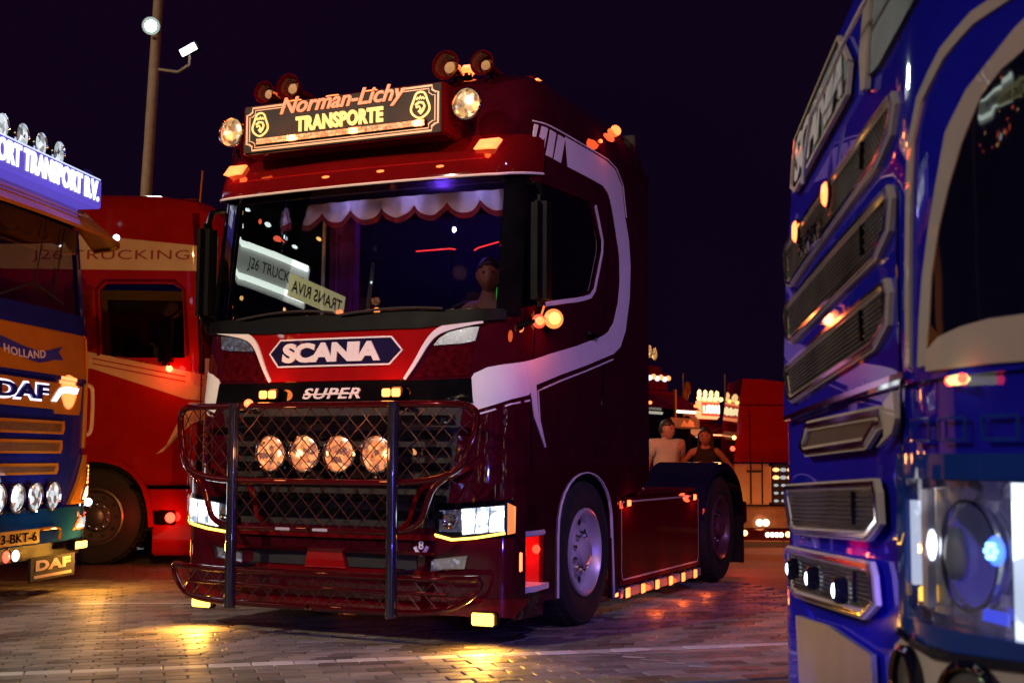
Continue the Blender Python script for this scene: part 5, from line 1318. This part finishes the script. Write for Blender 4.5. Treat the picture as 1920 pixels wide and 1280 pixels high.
def opening(name, c, w=0.019, frame=BEIGE, lamps=(), off=0.010, mesh=True, split=None):
    """c: four corners near-top, near-bottom, far-bottom, far-top of a framed opening; corners are cut"""
    (ax, az), (bx, bz), (cx_, cz), (dx, dz) = c
    P = [(dx+0.03,dz+0.002),(ax-0.02,az),(ax,az-0.02),(bx+0.01,bz+0.028),(bx-0.09,bz-0.006),(cx_+0.03,cz),(cx_-0.04,cz+0.012),(dx,dz-0.02)]
    bk = bp(name, HB, P, DARKG, B, off=0.003, th=0.004, step=0.05)
    mb = MB(); ribbon(HB, dense(P, 0.05, True), w, mb, off=off, th=off, closed=True); mb.build('opening_frame', frame, bk)
    mb = MB(); ribbon(HB, dense([(p[0]*0.985+(ax+cx_)/2*0.015, p[1]) for p in P], 0.05, True), w*0.45, mb, off=off+0.006, th=0.008, closed=True); mb.build('frame_bead', CHROME, bk)
    if mesh:
        g = MB(); nr = 9; ncol = 58
        for i in range(nr):
            for k in range(ncol):
                t = (k+0.5*(i % 2))/ncol; v = (i+0.7)/(nr+0.4)
                x = dx+0.03+(ax-dx-0.05)*t; zt = dz+(az-dz)*t; zb = cz+(bz-cz)*t; z = zb+0.004+(zt-zb-0.010)*v
                if x > bx-0.03 or x < cx_-0.02: continue
                du, dz_ = 0.0062, 0.0034
                r = [HB.at(x+a_*du, z+b_*dz_, 0.009+(0.004 if a_ == 0 else 0)) for a_, b_ in ((-1,0),(-0.4,1),(0.4,1),(1,0),(0.4,-1),(-0.4,-1))]
                g.add(r+[HB.at(x, z, 0.0005)], [(0,1,6),(1,2,6),(2,3,6),(3,4,6),(4,5,6),(5,0,6)])
        tag(g.build('perforated_mesh', HEXM, bk), kind='stuff')
    if split is not None:
        zt = dz+(az-dz)*0.8; mb = MB(); ribbon(HB, [(split, bz+0.01), (split, zt-0.012)], 0.008, mb, off=0.015, th=0.01); mb.build('mesh_bar', BLACK, bk)
    return bk
o1 = opening('grille_opening', [(0.664,1.813),(0.630,1.722),(-0.50,1.628),(-0.586,1.737)], split=0.42)
o2 = opening('grille_opening', [(0.644,1.648),(0.612,1.552),(-0.50,1.478),(-0.586,1.575)], split=0.42)
o3 = opening('grille_opening', [(0.613,1.484),(0.588,1.386),(-0.50,1.322),(-0.596,1.413)], split=0.40)
o4 = opening('grille_opening', [(0.56,1.255),(0.50,1.205),(-0.30,1.185),(-0.27,1.245)], w=0.024, mesh=False)
bp('opening_cheek', HB, [(0.56,1.27),(0.63,1.288),(0.645,1.24),(0.62,1.215),(0.50,1.19),(0.56,1.21)], BEIGE, o4, off=0.010, th=0.01)
o5 = opening('lower_grille_opening', [(0.505,1.124),(0.505,1.028),(-0.50,0.983),(-0.627,1.088)], split=0.30)
o6 = opening('lower_grille_opening', [(0.455,0.967),(0.462,0.876),(-0.50,0.822),(-0.627,0.925)], split=0.30)
for x, z in ((-0.43,0.888),(-0.13,0.892),(0.20,0.898)):
    h = MB().lathe([(0.028,0.0),(0.028,0.02),(0.02,0.028)], HB.at(x, z, 0.008), (0,-1,0), 16).build('daylight_lamp', BLACK, o6)
    MB().ball(HB.at(x, z, 0.028), 0.019, (1,0.5,1)).build('lens', glow('daylight white',(0.9,0.95,1.0),14), o6)
for x, z in ((0.07,1.745),(-0.35,1.735)):
    h = MB().lathe([(0.03,0.0),(0.034,0.004),(0.032,0.008),(0.028,0.010)], HB.at(x, z+0.010, 0.006), (0,-1,0), 20).build('orange_marker', BLACK, o1)
    MB().lathe([(0.029,0.0),(0.022,0.007),(0.001,0.010)], HB.at(x, z+0.010, 0.015), (0,-1,0), 20).build('lens', glow('orange marker lens',(1.0,0.16,0.04),5.0), o1)
text('band_lettering', 'SUPER', 0.26, 0.045, None, None, None, CHROME, o1, fn=lambda a, b, o: HB.at(a-0.12, 1.685+b, 0.018+o), bold=0.03, extrude=0.008, shear=0.2)
bpy.context.view_layer.update()
lower = bp('lower_scoop', HB, [(-0.49,0.765),(0.0,0.80),(0.41,0.80),(0.44,0.62),(0.32,0.50),(-0.42,0.50)], paint('worn cream scoop',(0.16,0.145,0.13),0.5,0.3,var=0.25,bump=0.4), B, off=0.006, th=0.01)
# badge
hexb = [(-0.46,1.925),(-0.36,1.995),(0.20,2.03),(0.345,1.985),(0.27,1.915),(-0.36,1.855)]
hexb = [(-0.463,1.885),(-0.44,2.005),(0.111,2.098),(0.285,1.985),(0.275,1.925),(-0.381,1.858)]
bd = bp('badge', HB, hexb, DEEP, B, off=0.012, th=0.012, zc=(1.96,))
mb = MB(); ribbon(HB, dense(hexb, 0.05, True), 0.010, mb, off=0.018, th=0.01, closed=True); mb.build('badge_border', BEIGE, bd)
text('badge_lettering', 'SCANIA', 0.62, 0.125, None, None, None, WHITE, bd, fn=lambda a, b, o: HB.at(a-0.085, 1.968+b+a*0.10, 0.016+o), bold=0.03, extrude=0.003, spacing=0.92)
# windscreen foot and wiper above the badge
bp('windscreen_corner', HB, [(0.43,1.91),(0.53,1.905),(0.695,1.930),(0.765,1.955),(0.80,2.3),(0.46,2.3),(0.45,2.05)], paint('rough grey panel',(0.09,0.085,0.08),0.6,0.1,var=0.3,bump=0.8), B, off=0.010, th=0.01, zc=(1.96,2.1))
bp('corner_trim', HB, [(0.37,2.3),(0.38,1.985),(0.41,1.89),(0.445,1.885),(0.455,1.93),(0.44,2.05),(0.45,2.3)], BEIGE, B, off=0.016, th=0.012, zc=(1.96,2.1))
mb = MB(); mb.tube([HB.at(u_,z_,0.04) for u_, z_ in ((-0.10,1.815),(-0.085,1.882),(-0.015,1.955),(0.125,1.969),(0.239,1.994),(0.335,2.014),(0.423,2.023),(0.528,2.033))], 0.005, 8); mb.build('wiper_arm', ALU, B)
# corner: dark glossy field, cream lines
S1o = [(1.30,1.90),(1.10,1.87),(1.005,1.815),(0.965,1.785),(0.91,1.748),(0.86,1.692),(0.835,1.627),(0.805,1.545),(0.78,1.469),(0.765,1.399),(0.755,1.322)]
S1i = [(1.30,1.845),(1.10,1.815),(1.01,1.771),(0.985,1.761),(0.945,1.73),(0.90,1.665),(0.865,1.603),(0.835,1.54),(0.81,1.465),(0.80,1.396),(0.785,1.322)]
bp('cream_line', HB, S1o+S1i[::-1], BEIGE, B, off=0.006, th=0.006, step=0.04)
S2 = [(1.30,1.95),(1.15,1.93),(0.99,1.875),(0.92,1.862),(0.845,1.828),(0.775,1.770),(0.745,1.705),(0.733,1.625),(0.722,1.514),(0.715,1.406),(0.71,1.325)]
mb = MB(); ribbon(HB, dense(S2,0.04), 0.022, mb, off=0.006); mb.build('cream_line', BEIGE, B)
bp('dark_field', HB, S1i+[(0.80,1.35),(0.84,1.367),(0.89,1.378),(0.95,1.384),(1.3,1.388)][0:]+[(1.31,1.84)], NAVY, B, off=0.004, th=0.004, step=0.04)
bp('cream_band', HB, [(0.79,1.312),(0.79,1.345),(0.83,1.365),(0.89,1.376),(0.95,1.382),(1.3,1.386),(1.3,1.312),(0.95,1.314)], BEIGE, B, off=0.008, th=0.006, step=0.04)
p = HB.at(0.885,1.293,0.010)
MB().box((p.x-0.03,p.y-0.012,p.z-0.007),(p.x+0.03,p.y+0.01,p.z+0.007),0.004).build('side_marker', glow('yellow green lens',(0.9,0.8,0.25),2.0), B)
MB().ball((p.x-0.034,p.y-0.004,p.z),0.008).build('side_marker_end', REDL, B)
MB().ball((p.x+0.034,p.y-0.004,p.z),0.008).build('side_marker_end', REDL, B)
for u in (0.72,0.82,0.93,1.03):
    mb = MB(); ribbon(HB, dense([(u,1.20),(u+0.07,1.20),(u+0.07,1.235),(u,1.235)],0.03,True), 0.005, mb, off=0.006, th=0.004, closed=True); mb.build('vent_outline', paint('teal blue lacquer',(0.012,0.05,0.30),0.2,1), B)
# head lamp unit: bowl with emitted glints, projector eye, blue led and bright main lamp behind clear glass
bk = bp('headlight', HB, [(0.682,0.900),(UE,0.900),(UE,1.140),(0.682,1.135)], faceted('bowl facet glints',(0.01,0.01,0.02),(0.05,0.04,0.12),(0.5,0.42,0.5),0.7,36,(0.38,0.7)), B, off=-0.035, th=0.01, step=0.04)  # facet glints put in as faint emission
for u, w, z0, z1, m_ in ((0.700,0.014,0.96,1.10,glow('light guide',(0.75,0.82,1.0),0.8)),(0.755,0.022,0.93,1.12,ALU)):
    mb = MB(); ribbon(HB, dense([(u,z0),(u,z1)],0.03), w, mb, off=0.0, th=0.015); mb.build('light_guide' if u < 0.72 else 'bezel_rib', m_, bk)
q = HB.at(0.80,1.02,-0.012); ax = (-0.0,-1,0)
MB().ball(HB.at(0.765,1.03,-0.008), 0.017, (0.6,0.5,1.5)).build('small_lamp', glow('soft white lamp',(0.85,0.9,1.0),4.0), bk)
MB().ball(HB.at(0.825,1.02,-0.02), 0.040, (0.8,0.5,1.1)).build('projector_eye', paint('milky lens',(0.35,0.36,0.40),0.15,1), bk)
mb = MB(); ribbon(HB, dense([(0.862+0.075*math.cos(a_),1.02+0.085*math.sin(a_)) for a_ in [2*math.pi*k/28 for k in range(28)]],0.02,True), 0.005, mb, off=-0.012, th=0.008, closed=True); mb.build('bowl_rim', CHROME, bk)
bp('bowl', HB, [(0.862+0.070*math.cos(a_),1.02+0.080*math.sin(a_)) for a_ in [2*math.pi*k/20 for k in range(20)]], faceted('violet bowl glow',(0.01,0.01,0.05),(0.07,0.05,0.42),(0.5,0.45,1.0),0.8,9,(0.2,0.7)), bk, off=-0.024, th=0.006)  # LED light on the bowl is put in as violet emission
for k in range(6):
    a_ = 2*math.pi*k/6; MB().ball(HB.at(0.935+0.009*math.cos(a_),1.032+0.010*math.sin(a_),0.0), 0.0048).build('led_bead', glow('led bead',(0.25,0.7,1.0),4), bk)
MB().lathe([(0.0225,0.0),(0.020,0.003),(0.001,0.004)], HB.at(0.935,1.032,-0.010), (0.35,-0.93,0), 20).build('blue_led', BLUEL, bk)
bp('blue_strip', HB, [(0.90,0.925),(0.955,0.922),(0.955,0.940),(0.905,0.943)], glow('blue strip',(0.05,0.08,0.9),1.0), bk, off=-0.01, th=0.006)
bp('inner_reflector', HB, [(0.705,0.92),(0.79,0.92),(0.79,1.125),(0.705,1.12)], faceted('warm facet glints',(0.02,0.015,0.02),(0.10,0.07,0.06),(0.9,0.5,0.2),0.8,44,(0.38,0.68)), bk, off=-0.02, th=0.005)  # warm glints put into the reflector as emission
bp('amber_bead', HB, [(0.712,0.935),(0.733,0.935),(0.733,0.962),(0.712,0.955)], glow('amber bead',(1.0,0.5,0.05),3.0), bk, off=-0.005, th=0.006)
bp('main_lamp', HB, [(0.968,0.905),(1.35,0.905),(1.35,1.135),(0.968,1.135)], faceted('main lamp glow',(0.35,0.42,0.55),(1.6,1.8,2.0),(4,4.2,4.4),1.0,10,(0.1,0.5)), bk, off=-0.012, th=0.01, step=0.04)
bp('headlight_glass', HB, [(0.685,0.902),(UE,0.902),(UE,1.142),(0.685,1.137)], GLASSC, bk, off=0.006, th=0.003, step=0.04)
# cream lower corner with round fog lamps
bp('lower_corner', HB, [(0.60,0.845),(0.66,0.868),(0.95,0.866),(UE,0.858),(UE,0.5),(0.60,0.5)], BEIGE, B, off=0.008, th=0.02, step=0.05)
mb = MB(); ribbon(HB, dense([(0.66,0.878),(0.80,0.862),(1.0,0.872),(1.3,0.862)],0.05), 0.014, mb, off=0.018); mb.build('blue_line', NAVY, B)
for u, z, r_ in ((0.70,0.795,0.058),(0.90,0.785,0.072)):
    q = HB.at(u,z,0.010); q2 = HB.at(u,z,1.0)-HB.at(u,z,0.0)
    l_ = MB().lathe([(r_*1.1,-0.01),(r_*1.12,0.01),(r_,0.014),(r_*0.97,0.0),(r_*0.96,-0.004)], q, q2, 32).build('round_fog_lamp', NAVY, B)
    MB().lathe([(r_*1.0,0.012),(r_*0.97,0.018),(r_*0.93,0.012)], q, q2, 32).build('gold_ring', paint('brass ring',(0.5,0.34,0.10),0.15,0,metal=1.0), l_)
    MB().lathe([(r_*0.95,0.002),(r_*0.5,0.006),(0.001,0.007)], q, q2, 32).build('lens', paint('frosted lens',(0.12,0.10,0.09),0.35,0.6,var=0.3,bump=0.5), l_)
wheel(B, (1.24,1.5,0.64), 0.41, 0.25, 1)
light('blue_ground_fill', B, (0.10,-0.10,0.48), (0.14,0.08,1.0), 75, 'SPOT', 0.03, aim=(-2.3,-0.55,0.234), angle=100, blend=0.9)  # added lamp below the view, colours the ground blue-violet
MB().box((0.05,-0.05,0.44),(0.15,-0.02,0.48),0.004).build('blue_ground_fill_lens', BLUEL, B)
light('blue_led_beam', B, tuple(HB.at(0.94,1.03,0.22)), (0.16,0.12,1.0), 160, 'SPOT', 0.03, aim=(-3.0,-0.75,0.234), angle=52, blend=0.9)

# ------------------------------------------------------------------ lamp mast behind
PX = -8.36
mast = empty('lamp_mast', (PX, 28.0, slope(PX, 28)), 0)
tag(mast, 'tall lamp mast with two bright white floodlights rising behind the red truck', 'lamp post')
MB().tube([(0,0,0),(0.40,0,13.0)], [0.15,0.105], 16).build('pole', CONC, mast)
def mz(z): return z-slope(PX, 28)
fh = MB().lathe([(0.06,-0.3),(0.12,-0.25),(0.19,-0.05),(0.20,0.0)], (-8.02-PX,-0.45,mz(10.58)), (0.12,-1,-0.35), 24).build('floodlight', MATTE, mast)
MB().lathe([(0.12,0.012),(0.07,0.03),(0.001,0.05)], (-8.02-PX,-0.45,mz(10.58)), (0.12,-1,-0.35), 24).build('flood_glass', glow('floodlight glass',(0.9,1.0,0.92),60), fh)
MB().lathe([(0.19,0.0),(0.12,0.012)], (-8.02-PX,-0.45,mz(10.58)), (0.12,-1,-0.35), 24).build('flood_reflector', glow('floodlight reflector',(0.55,0.72,0.62),0.7), fh)
MB().tube([(0.30,0,mz(10.4)),(0.34,-0.3,mz(10.4))], 0.03, 8).build('flood_arm', CONC, fh)
bm = bmesh.new(); bmesh.ops.create_cube(bm, size=1, matrix=Matrix.Translation((-7.13-PX,-0.5,mz(10.03))) @ Matrix.Rotation(R(-30),4,'Y') @ Matrix.Diagonal((0.42,0.25,0.16,1)))
f2 = MB().bm(bm).build('floodlight', MATTE, mast)
bm = bmesh.new(); bmesh.ops.create_cube(bm, size=1, matrix=Matrix.Translation((-7.13-PX,-0.64,mz(9.99))) @ Matrix.Rotation(R(-30),4,'Y') @ Matrix.Diagonal((0.36,0.04,0.15,1)))
MB().bm(bm).build('flood_glass', glow('side floodlight glass',(0.85,0.9,1.0),7), f2)
MB().tube([(0.34,0,mz(9.75)),(0.9,-0.2,mz(9.62)),(1.2,-0.4,mz(9.72)),(1.22,-0.45,mz(9.95))], 0.03, 8).build('flood_arm', CONC, f2)
light('flood_beam', mast, (-8.02-PX+0.05,-0.75,mz(10.45)), (0.85,1.0,0.9), 2200, 'SPOT', 0.25, aim=(-PX-2.0,-22,mz(0)), angle=100, blend=0.8)

# ------------------------------------------------------------------ trucks far behind, lower on the falling yard
def far_truck(name, loc, a, label, body, sign=None, lamps=4, w=2.5):
    o = empty(name, loc, R(-a)); tag(o, label, 'truck')
    h = w/2
    MB().box((-h,0.05,0.5),(h,2.3,3.2),0.12).build('cab', body, o)
    MB().box((-h+0.06,0.35,3.1),(h-0.06,2.3,3.75),0.15).build('roof', body, o)
    MB().box((-h+0.08,0.035,1.95),(h-0.08,0.06,2.80),0.01).build('windscreen', GLASSD, o)
    MB().add([(-h,-0.35,2.80),(h,-0.35,2.80),(h,0.12,3.12),(-h,0.12,3.12),(-h,0.1,2.84),(h,0.1,2.84)], [(0,1,2,3),(5,4,3,2),(0,4,5,1),(0,3,4),(1,5,2)]).build('sun_visor', body, o)
    MB().box((-h,-0.05,0.3),(h,0.1,1.0),0.04).build('bumper', MATTE, o)
    for z in (1.15,1.32,1.49): MB().box((-h+0.25,0.0,z),(h-0.25,0.06,z+0.09),0.01).build('grille_slat', MATTE, o)
    for sg in (1,-1):
        wheel(o, (sg*(h-0.02),1.35,0.5), 0.5, 0.3, sg)
        MB().box((sg*(h-0.45),-0.07,0.62),(sg*(h-0.08),-0.04,0.85),0.02).build('headlight', LAMPD, o)
        m = MB().box((sg*(h+0.06),0.0,1.95),(sg*(h+0.24),0.12,2.7),0.03).build('mirror_housing', BLACK, o)
        MB().box((sg*(h-0.3),-0.37,2.86),(sg*(h-0.12),-0.33,2.92),0.01).build('marker_lamp', AMBERS, o)
    for k in range(lamps): round_lamp(o, (-0.45+0.3*k, 0.05, 3.98), 0.12, glow('far roof lamp',(1.0,0.55,0.22),3.0), name='roof_lamp')
    return o
K1 = far_truck('far_truck', (5.35,34.6,slope(5.35,34.6)), -50, 'dark red truck far behind the two people with a small glowing sign and roof lamps', DRED)
s_ = MB().box((-0.52,-0.02,3.32),(0.52,0.15,3.84),0.05).build('roof_sign', glow('far sign rim',(1.0,0.26,0.10),2.2), K1)
MB().box((-0.45,-0.035,3.40),(0.45,-0.02,3.76),0.02).build('sign_panel', glow('far sign panel',(1.0,0.10,0.05),1.0), s_)
bl_ = MB(); rl = random.Random(4)
for k in range(11):
    x = -0.40+0.078*k; bl_.box((x,-0.05,3.47+rl.choice((0,0.02))),(x+0.058,-0.037,3.70-rl.choice((0,0.03)))) if k != 1 else bl_.box((x,-0.05,3.47),(x+0.02,-0.037,3.50))
tag(bl_.build('sign_strokes', glow('far sign letters',(1.0,0.85,0.45),3.0), s_), kind='stuff')
for k in range(5): MB().ball((-0.62+0.28*k,-0.05,3.86), 0.06).build('sign_lamp', glow('far amber bulb',(1.0,0.6,0.15),5.0), K1)
for x, z in ((-1.05,3.95),(-0.95,4.10)): MB().ball((x,0.1,z), 0.13, (0.7,0.7,1.5)).build('roof_horn', ORANGE, K1)
for x, z in ((-1.0,4.5),(1.15,4.6)): MB().tube([(x,0.2,3.3),(x,0.2,z)], 0.018, 6).build('aerial', CONC, K1)
MB().box((-0.5,-0.38,2.86),(0.7,-0.36,2.90)).build('visor_light_strip', glow('far strip',(1.0,0.4,0.15),2.0), K1)
light('sign_glow', K1, (0,-1.2,3.3), (1.0,0.25,0.08), 30, size=0.3)
K2 = far_truck('far_truck', (3.05,26.6,slope(3.05,26.6)), -55, 'dark truck partly hidden by the main cab with two gold lamps on its roof', MAROON, lamps=0)
for k, (x, z) in enumerate(((0.0,3.98),(0.22,3.94))): round_lamp(K2, (x-0.30, 0.05, z), 0.13, LAMPG, name='roof_lamp')  # unlit lamps, their gold sheen put in as emission
for k in range(6): MB().ball((-0.55+0.16*k,-0.1,3.42+0.03*(k%2)), 0.055).build('sign_lamp', glow('mixed bulb %d' % (k%2), (1.0,0.4,0.12) if k%2 else (0.8,0.85,1.0), 1.6), K2)
MB().box((-0.2,-0.4,2.40),(1.1,-0.34,2.62),0.02).build('front_board', paint('grey board',(0.10,0.10,0.085),0.5,0.1,var=0.3), K2)
MB().add([(0.2,-0.405,2.44),(0.85,-0.405,2.44),(0.80,-0.405,2.54),(0.62,-0.405,2.60),(0.5,-0.405,2.5),(0.35,-0.405,2.58)],[(0,1,2,3,4,5)]).build('board_print', CONC, K2)
MB().tube([(0.15,-0.36,2.75),(0.95,-0.36,2.75)], 0.03, 8).build('light_rod', glow('white rod',(1.0,0.9,0.7),2.0), K2)
MB().tube([(0.05,-0.36,2.60),(0.05,-0.36,3.2)], 0.03, 8).build('mirror_post', ORANGE, K2)

RD = empty('far_truck', (6.9, 32.0, slope(6.9,32)), 0)
tag(RD, 'tall plain red truck cab far behind with a cream tank and lit lamps low down', 'truck')
def rb_(name, pts, y0, y1, mat, par=RD): return MB().prism(pts, y0, y1, 'xz').build(name, mat, par)
cabr = rb_('cab', [(-1.36,2.02),(-1.25,3.2),(-1.12,4.10),(-0.60,4.08),(0.2,3.98),(1.1,3.95),(1.2,2.02)], 0.0, 2.2, TRED)
MB().box((-1.24,-0.012,3.42),(1.15,0.0,3.46)).build('cab_seam', DRED, cabr)
MB().box((-0.98,-0.010,2.1),(-0.94,0.0,3.3)).build('cab_seam', DRED, cabr)
MB().box((-1.45,-0.3,0.98),(-0.48,0.4,1.98),0.06).build('cream_tank', CREAM, RD)
for x in (-1.0,-0.72): MB().tube([(x,-0.33,1.0),(x,-0.33,2.1)], 0.02, 6).build('pipe', MATTE, RD)
MB().tube([(-1.1,-0.34,1.80),(-0.75,-0.34,1.80)], 0.03, 6).build('pipe', MATTE, RD)
bx = MB().box((-0.46,-0.3,0.98),(0.05,0.4,1.98),0.02).build('lamp_rack', MATTE, RD)
r3 = random.Random(9)
for j in range(5):
    for k in range(3):
        m_ = glow('rack glint %d' % (0 if j > 2 and k != 1 else 1), (1.0,0.35,0.12) if (j > 2 and k != 1) else (0.75,0.82,0.9), 3.0 if j > 2 else 0.5)
        MB().ball((-0.38+0.18*k,-0.32,1.08+0.19*j), 0.05+0.02*(j > 2), (1.2,0.5,0.7)).build('rack_lamp', m_, bx)
MB().box((-1.5,-0.4,0.42),(1.2,0.3,0.94),0.04).build('lower_body', paint('worn ochre plate',(0.20,0.11,0.05),0.5,0.2,var=0.3), RD)
MB().box((-1.5,-0.38,0.10),(1.2,0.3,0.40),0.03).build('bumper', MAROON, RD)
for x, z, r_, m_ in ((-0.82,0.55,0.085,'w'),(-0.66,0.55,0.085,'w'),(-0.62,0.26,0.06,'w'),(-0.51,0.26,0.06,'w'),(-0.40,0.26,0.06,'w'),(-0.29,0.26,0.06,'w'),(-0.12,0.27,0.07,'y'),(-1.32,0.20,0.09,'r'),(-1.18,0.30,0.07,'y'),(-1.40,1.18,0.08,'y'),(-1.42,2.62,0.05,'y'),(-1.46,2.35,0.06,'r')):
    MB().ball((x,-0.42,z), r_, (1,0.5,1)).build('low_lamp', {'w': glow('far white lamp',(1.0,0.72,0.5),5.0), 'y': glow('far yellow lamp',(1.0,0.6,0.15),5.0), 'r': REDL}[m_], RD)
for x in (-1.0, 0.9): wheel(RD, (x,0.9,0.5), 0.45, 0.3, -1)
light('low_glow', RD, (-0.6,-1.4,0.5), (1.0,0.3,0.1), 30, size=0.2)
light('yard_fill', RD, (-1.5,-5.5,3.6), (1.0,0.17,0.045), 330, size=0.5)  # added fill without a lamp, gives the far trucks orange-red light
light('people_fill', man, (-1.2,-1.6,2.5), (1.0,0.13,0.02), 110, size=0.15)  # added fill lights on the two people, no lamp stands here
light('people_fill', man, (1.6,-1.8,2.2), (1.0,0.14,0.02), 40, size=0.15)

# ------------------------------------------------------------------ what stands behind and beside the camera and lights the row
def mast_lamp(name, loc, aim, col, power, label, size=0.025, angle=110):
    o = empty(name, (loc[0], loc[1], 0), 0); tag(o, label, 'lamp post')
    MB().tube([(0,0,0),(0,0,loc[2])], [0.12,0.08], 12).build('pole', MATTE, o)
    d = (Vector(aim)-Vector(loc)).normalized()
    MB().lathe([(0.05,-0.2),(0.10,-0.05),(0.11,0.0)], (0,0,loc[2]), d, 20).build('floodlight', MATTE, o)
    MB().lathe([(0.03,0.0),(0.001,0.012)], (0,0,loc[2]), d, 20).build('flood_glass', glow('glass '+name, col, 25), o)
    q = Vector((0,0,loc[2]))+d*0.25
    light('flood_beam', o, tuple(q), col, power, 'SPOT', size, aim=tuple(q+d), angle=angle, blend=0.7)
    return o
mast_lamp('sodium_mast', (2.8,-7.0,8.5), (-2.0,11,1.2), (1.0,0.40,0.12), 1300, 'lamp mast with a warm orange floodlight behind the camera on the right', angle=75)
mast_lamp('orange_fill_mast', (1.6,-4.0,7.0), (-4.3,13.0,2.2), (1.0,0.40,0.08), 2900, 'added lamp mast with an orange fill spotlight behind the camera', angle=30)  # added to brighten the two trucks on the left
mast_lamp('violet_fill_mast', (5.5,-1.5,10.0), (1.0,8.6,1.0), (0.40,0.27,1.0), 2600, 'added lamp mast with a violet fill floodlight right of the camera', angle=27)  # added fill, tints the main truck's right side and the ground violet
mast_lamp('white_mast', (-9.4,-0.9,8.3), (-2.2,7.3,0.0), (0.95,0.80,0.58), 4400, 'lamp mast with a pale white floodlight left of the camera', angle=56)
mast_lamp('far_mast', (-13.4,-4.85,10.15), (-2,7,0), (0.85,0.95,1.0), 200, 'lamp mast far left behind the camera', angle=60)
mast_lamp('side_fill_mast', (-6.5,-2.5,5.0), (0.9,3.6,1.6), (0.9,0.9,1.0), 430, 'added lamp mast with a soft white fill spotlight left behind the camera', angle=30)  # added narrow fill aimed at the blue truck's front
mast_lamp('rear_fill_mast', (-15,19,9), (-8.2,28,9.0), (1.0,0.62,0.36), 1500, 'added fill lamp mast far left beyond the blue and orange truck', angle=60)  # added out of view to brighten the lamp mast's pole

STALL = empty('trade_stand', (-8.83,6.4,0), R(104))
tag(STALL, 'brightly lit trade stand with a long white sign, left of the picture', 'stand')
for x in (-3.2, 1.6): MB().tube([(x,0.3,0),(x,0.3,6.2)], 0.06, 8).build('post', CONC, STALL)
MB().box((-3.4,0.1,5.95),(1.8,1.6,6.05)).build('canopy', MATTE, STALL)
MB().box((-1.35,0.06,4.80),(0.95,0.12,5.36)).build('sign_board', glow('stand board',(0.62,0.70,0.62),0.9,(0.5,0.5,0.5)), STALL)
for z in (5.30, 4.86): MB().box((-1.3,0.0,z),(0.93,0.05,z+0.07)).build('light_tube', glow('stand tube',(0.85,1.0,0.88),6.0), STALL)
me = text_mesh('J26 TRUCKING', 1.55, 0.20, bold=0.0, extrude=0.01)
for v in me.vertices: v.co = Vector((-v.co.x-0.47, 0.05-v.co.z, 5.10+v.co.y))
link('lettering', me, paint('sign black',(0.02,0.01,0.01),0.5,0), STALL)
MB().box((-2.35,-0.20,4.80),(-0.80,-0.15,5.10)).build('yellow_banner', glow('yellow banner',(0.85,0.80,0.35),1.2,(0.5,0.5,0.2)), STALL)
text('banner_lettering', 'TRANS RIVA', 1.40, 0.17, (-1.58,-0.21,4.94), (1,0,0), (0,0,1), paint('sign black',(0.02,0.01,0.01),0.5,0), STALL, bold=0.02)
r4 = random.Random(12)
for k in range(26):
    x = 0.9-0.16*k*r4.uniform(0.6,1.0); z = r4.choice((4.60,4.66,4.42,4.3,5.55,5.7,5.8))
    c = r4.choice((('stand white',(0.85,1.0,0.95),6.0),('stand red',(1.0,0.12,0.06),5.0),('stand orange',(1.0,0.5,0.15),5.0)))
    MB().ball((x,0.0,z), r4.uniform(0.025,0.05), (r4.choice((1,1,2.5)),1,0.8), 8, 5).build('bulb', glow(*c), STALL)
for k, (x, y, n_) in enumerate(((-10.5,-3.5,36),(-4.4,-7.5,60),(0.2,-9.0,60),(11.0,-1.5,50),(4.6,-7.5,44))):
    tr_ = far_truck('parked_truck', (x, y, 0), 180+(-28,-10,5,-65,22)[k], ('dark truck with small lamps parked behind the camera at the far left','dark red truck with small lamps parked behind the camera on the left','dark truck with small lamps parked straight behind the camera','dark red truck with small lamps parked beyond the blue truck on the right','violet lit truck with small lamps parked behind the camera on the right')[k], (NAVY,DRED,MATTE,MAROON,DAFBL)[k], lamps=4)
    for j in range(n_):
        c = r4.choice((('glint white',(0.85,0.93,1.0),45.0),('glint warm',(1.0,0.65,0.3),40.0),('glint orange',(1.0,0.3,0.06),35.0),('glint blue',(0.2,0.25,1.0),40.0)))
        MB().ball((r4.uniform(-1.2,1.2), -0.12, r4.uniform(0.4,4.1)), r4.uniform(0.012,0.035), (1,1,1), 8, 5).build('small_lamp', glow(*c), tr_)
MB().box((-1.0,-0.12,1.2),(-0.75,-0.08,2.9),0.01).build('blue_light_panel', glow('violet panel',(0.25,0.20,1.0),4.0), tr_)
MB().box((-0.2,-0.12,3.3),(0.9,-0.08,3.7),0.01).build('blue_light_panel', glow('violet panel',(0.25,0.20,1.0),4.0), tr_)
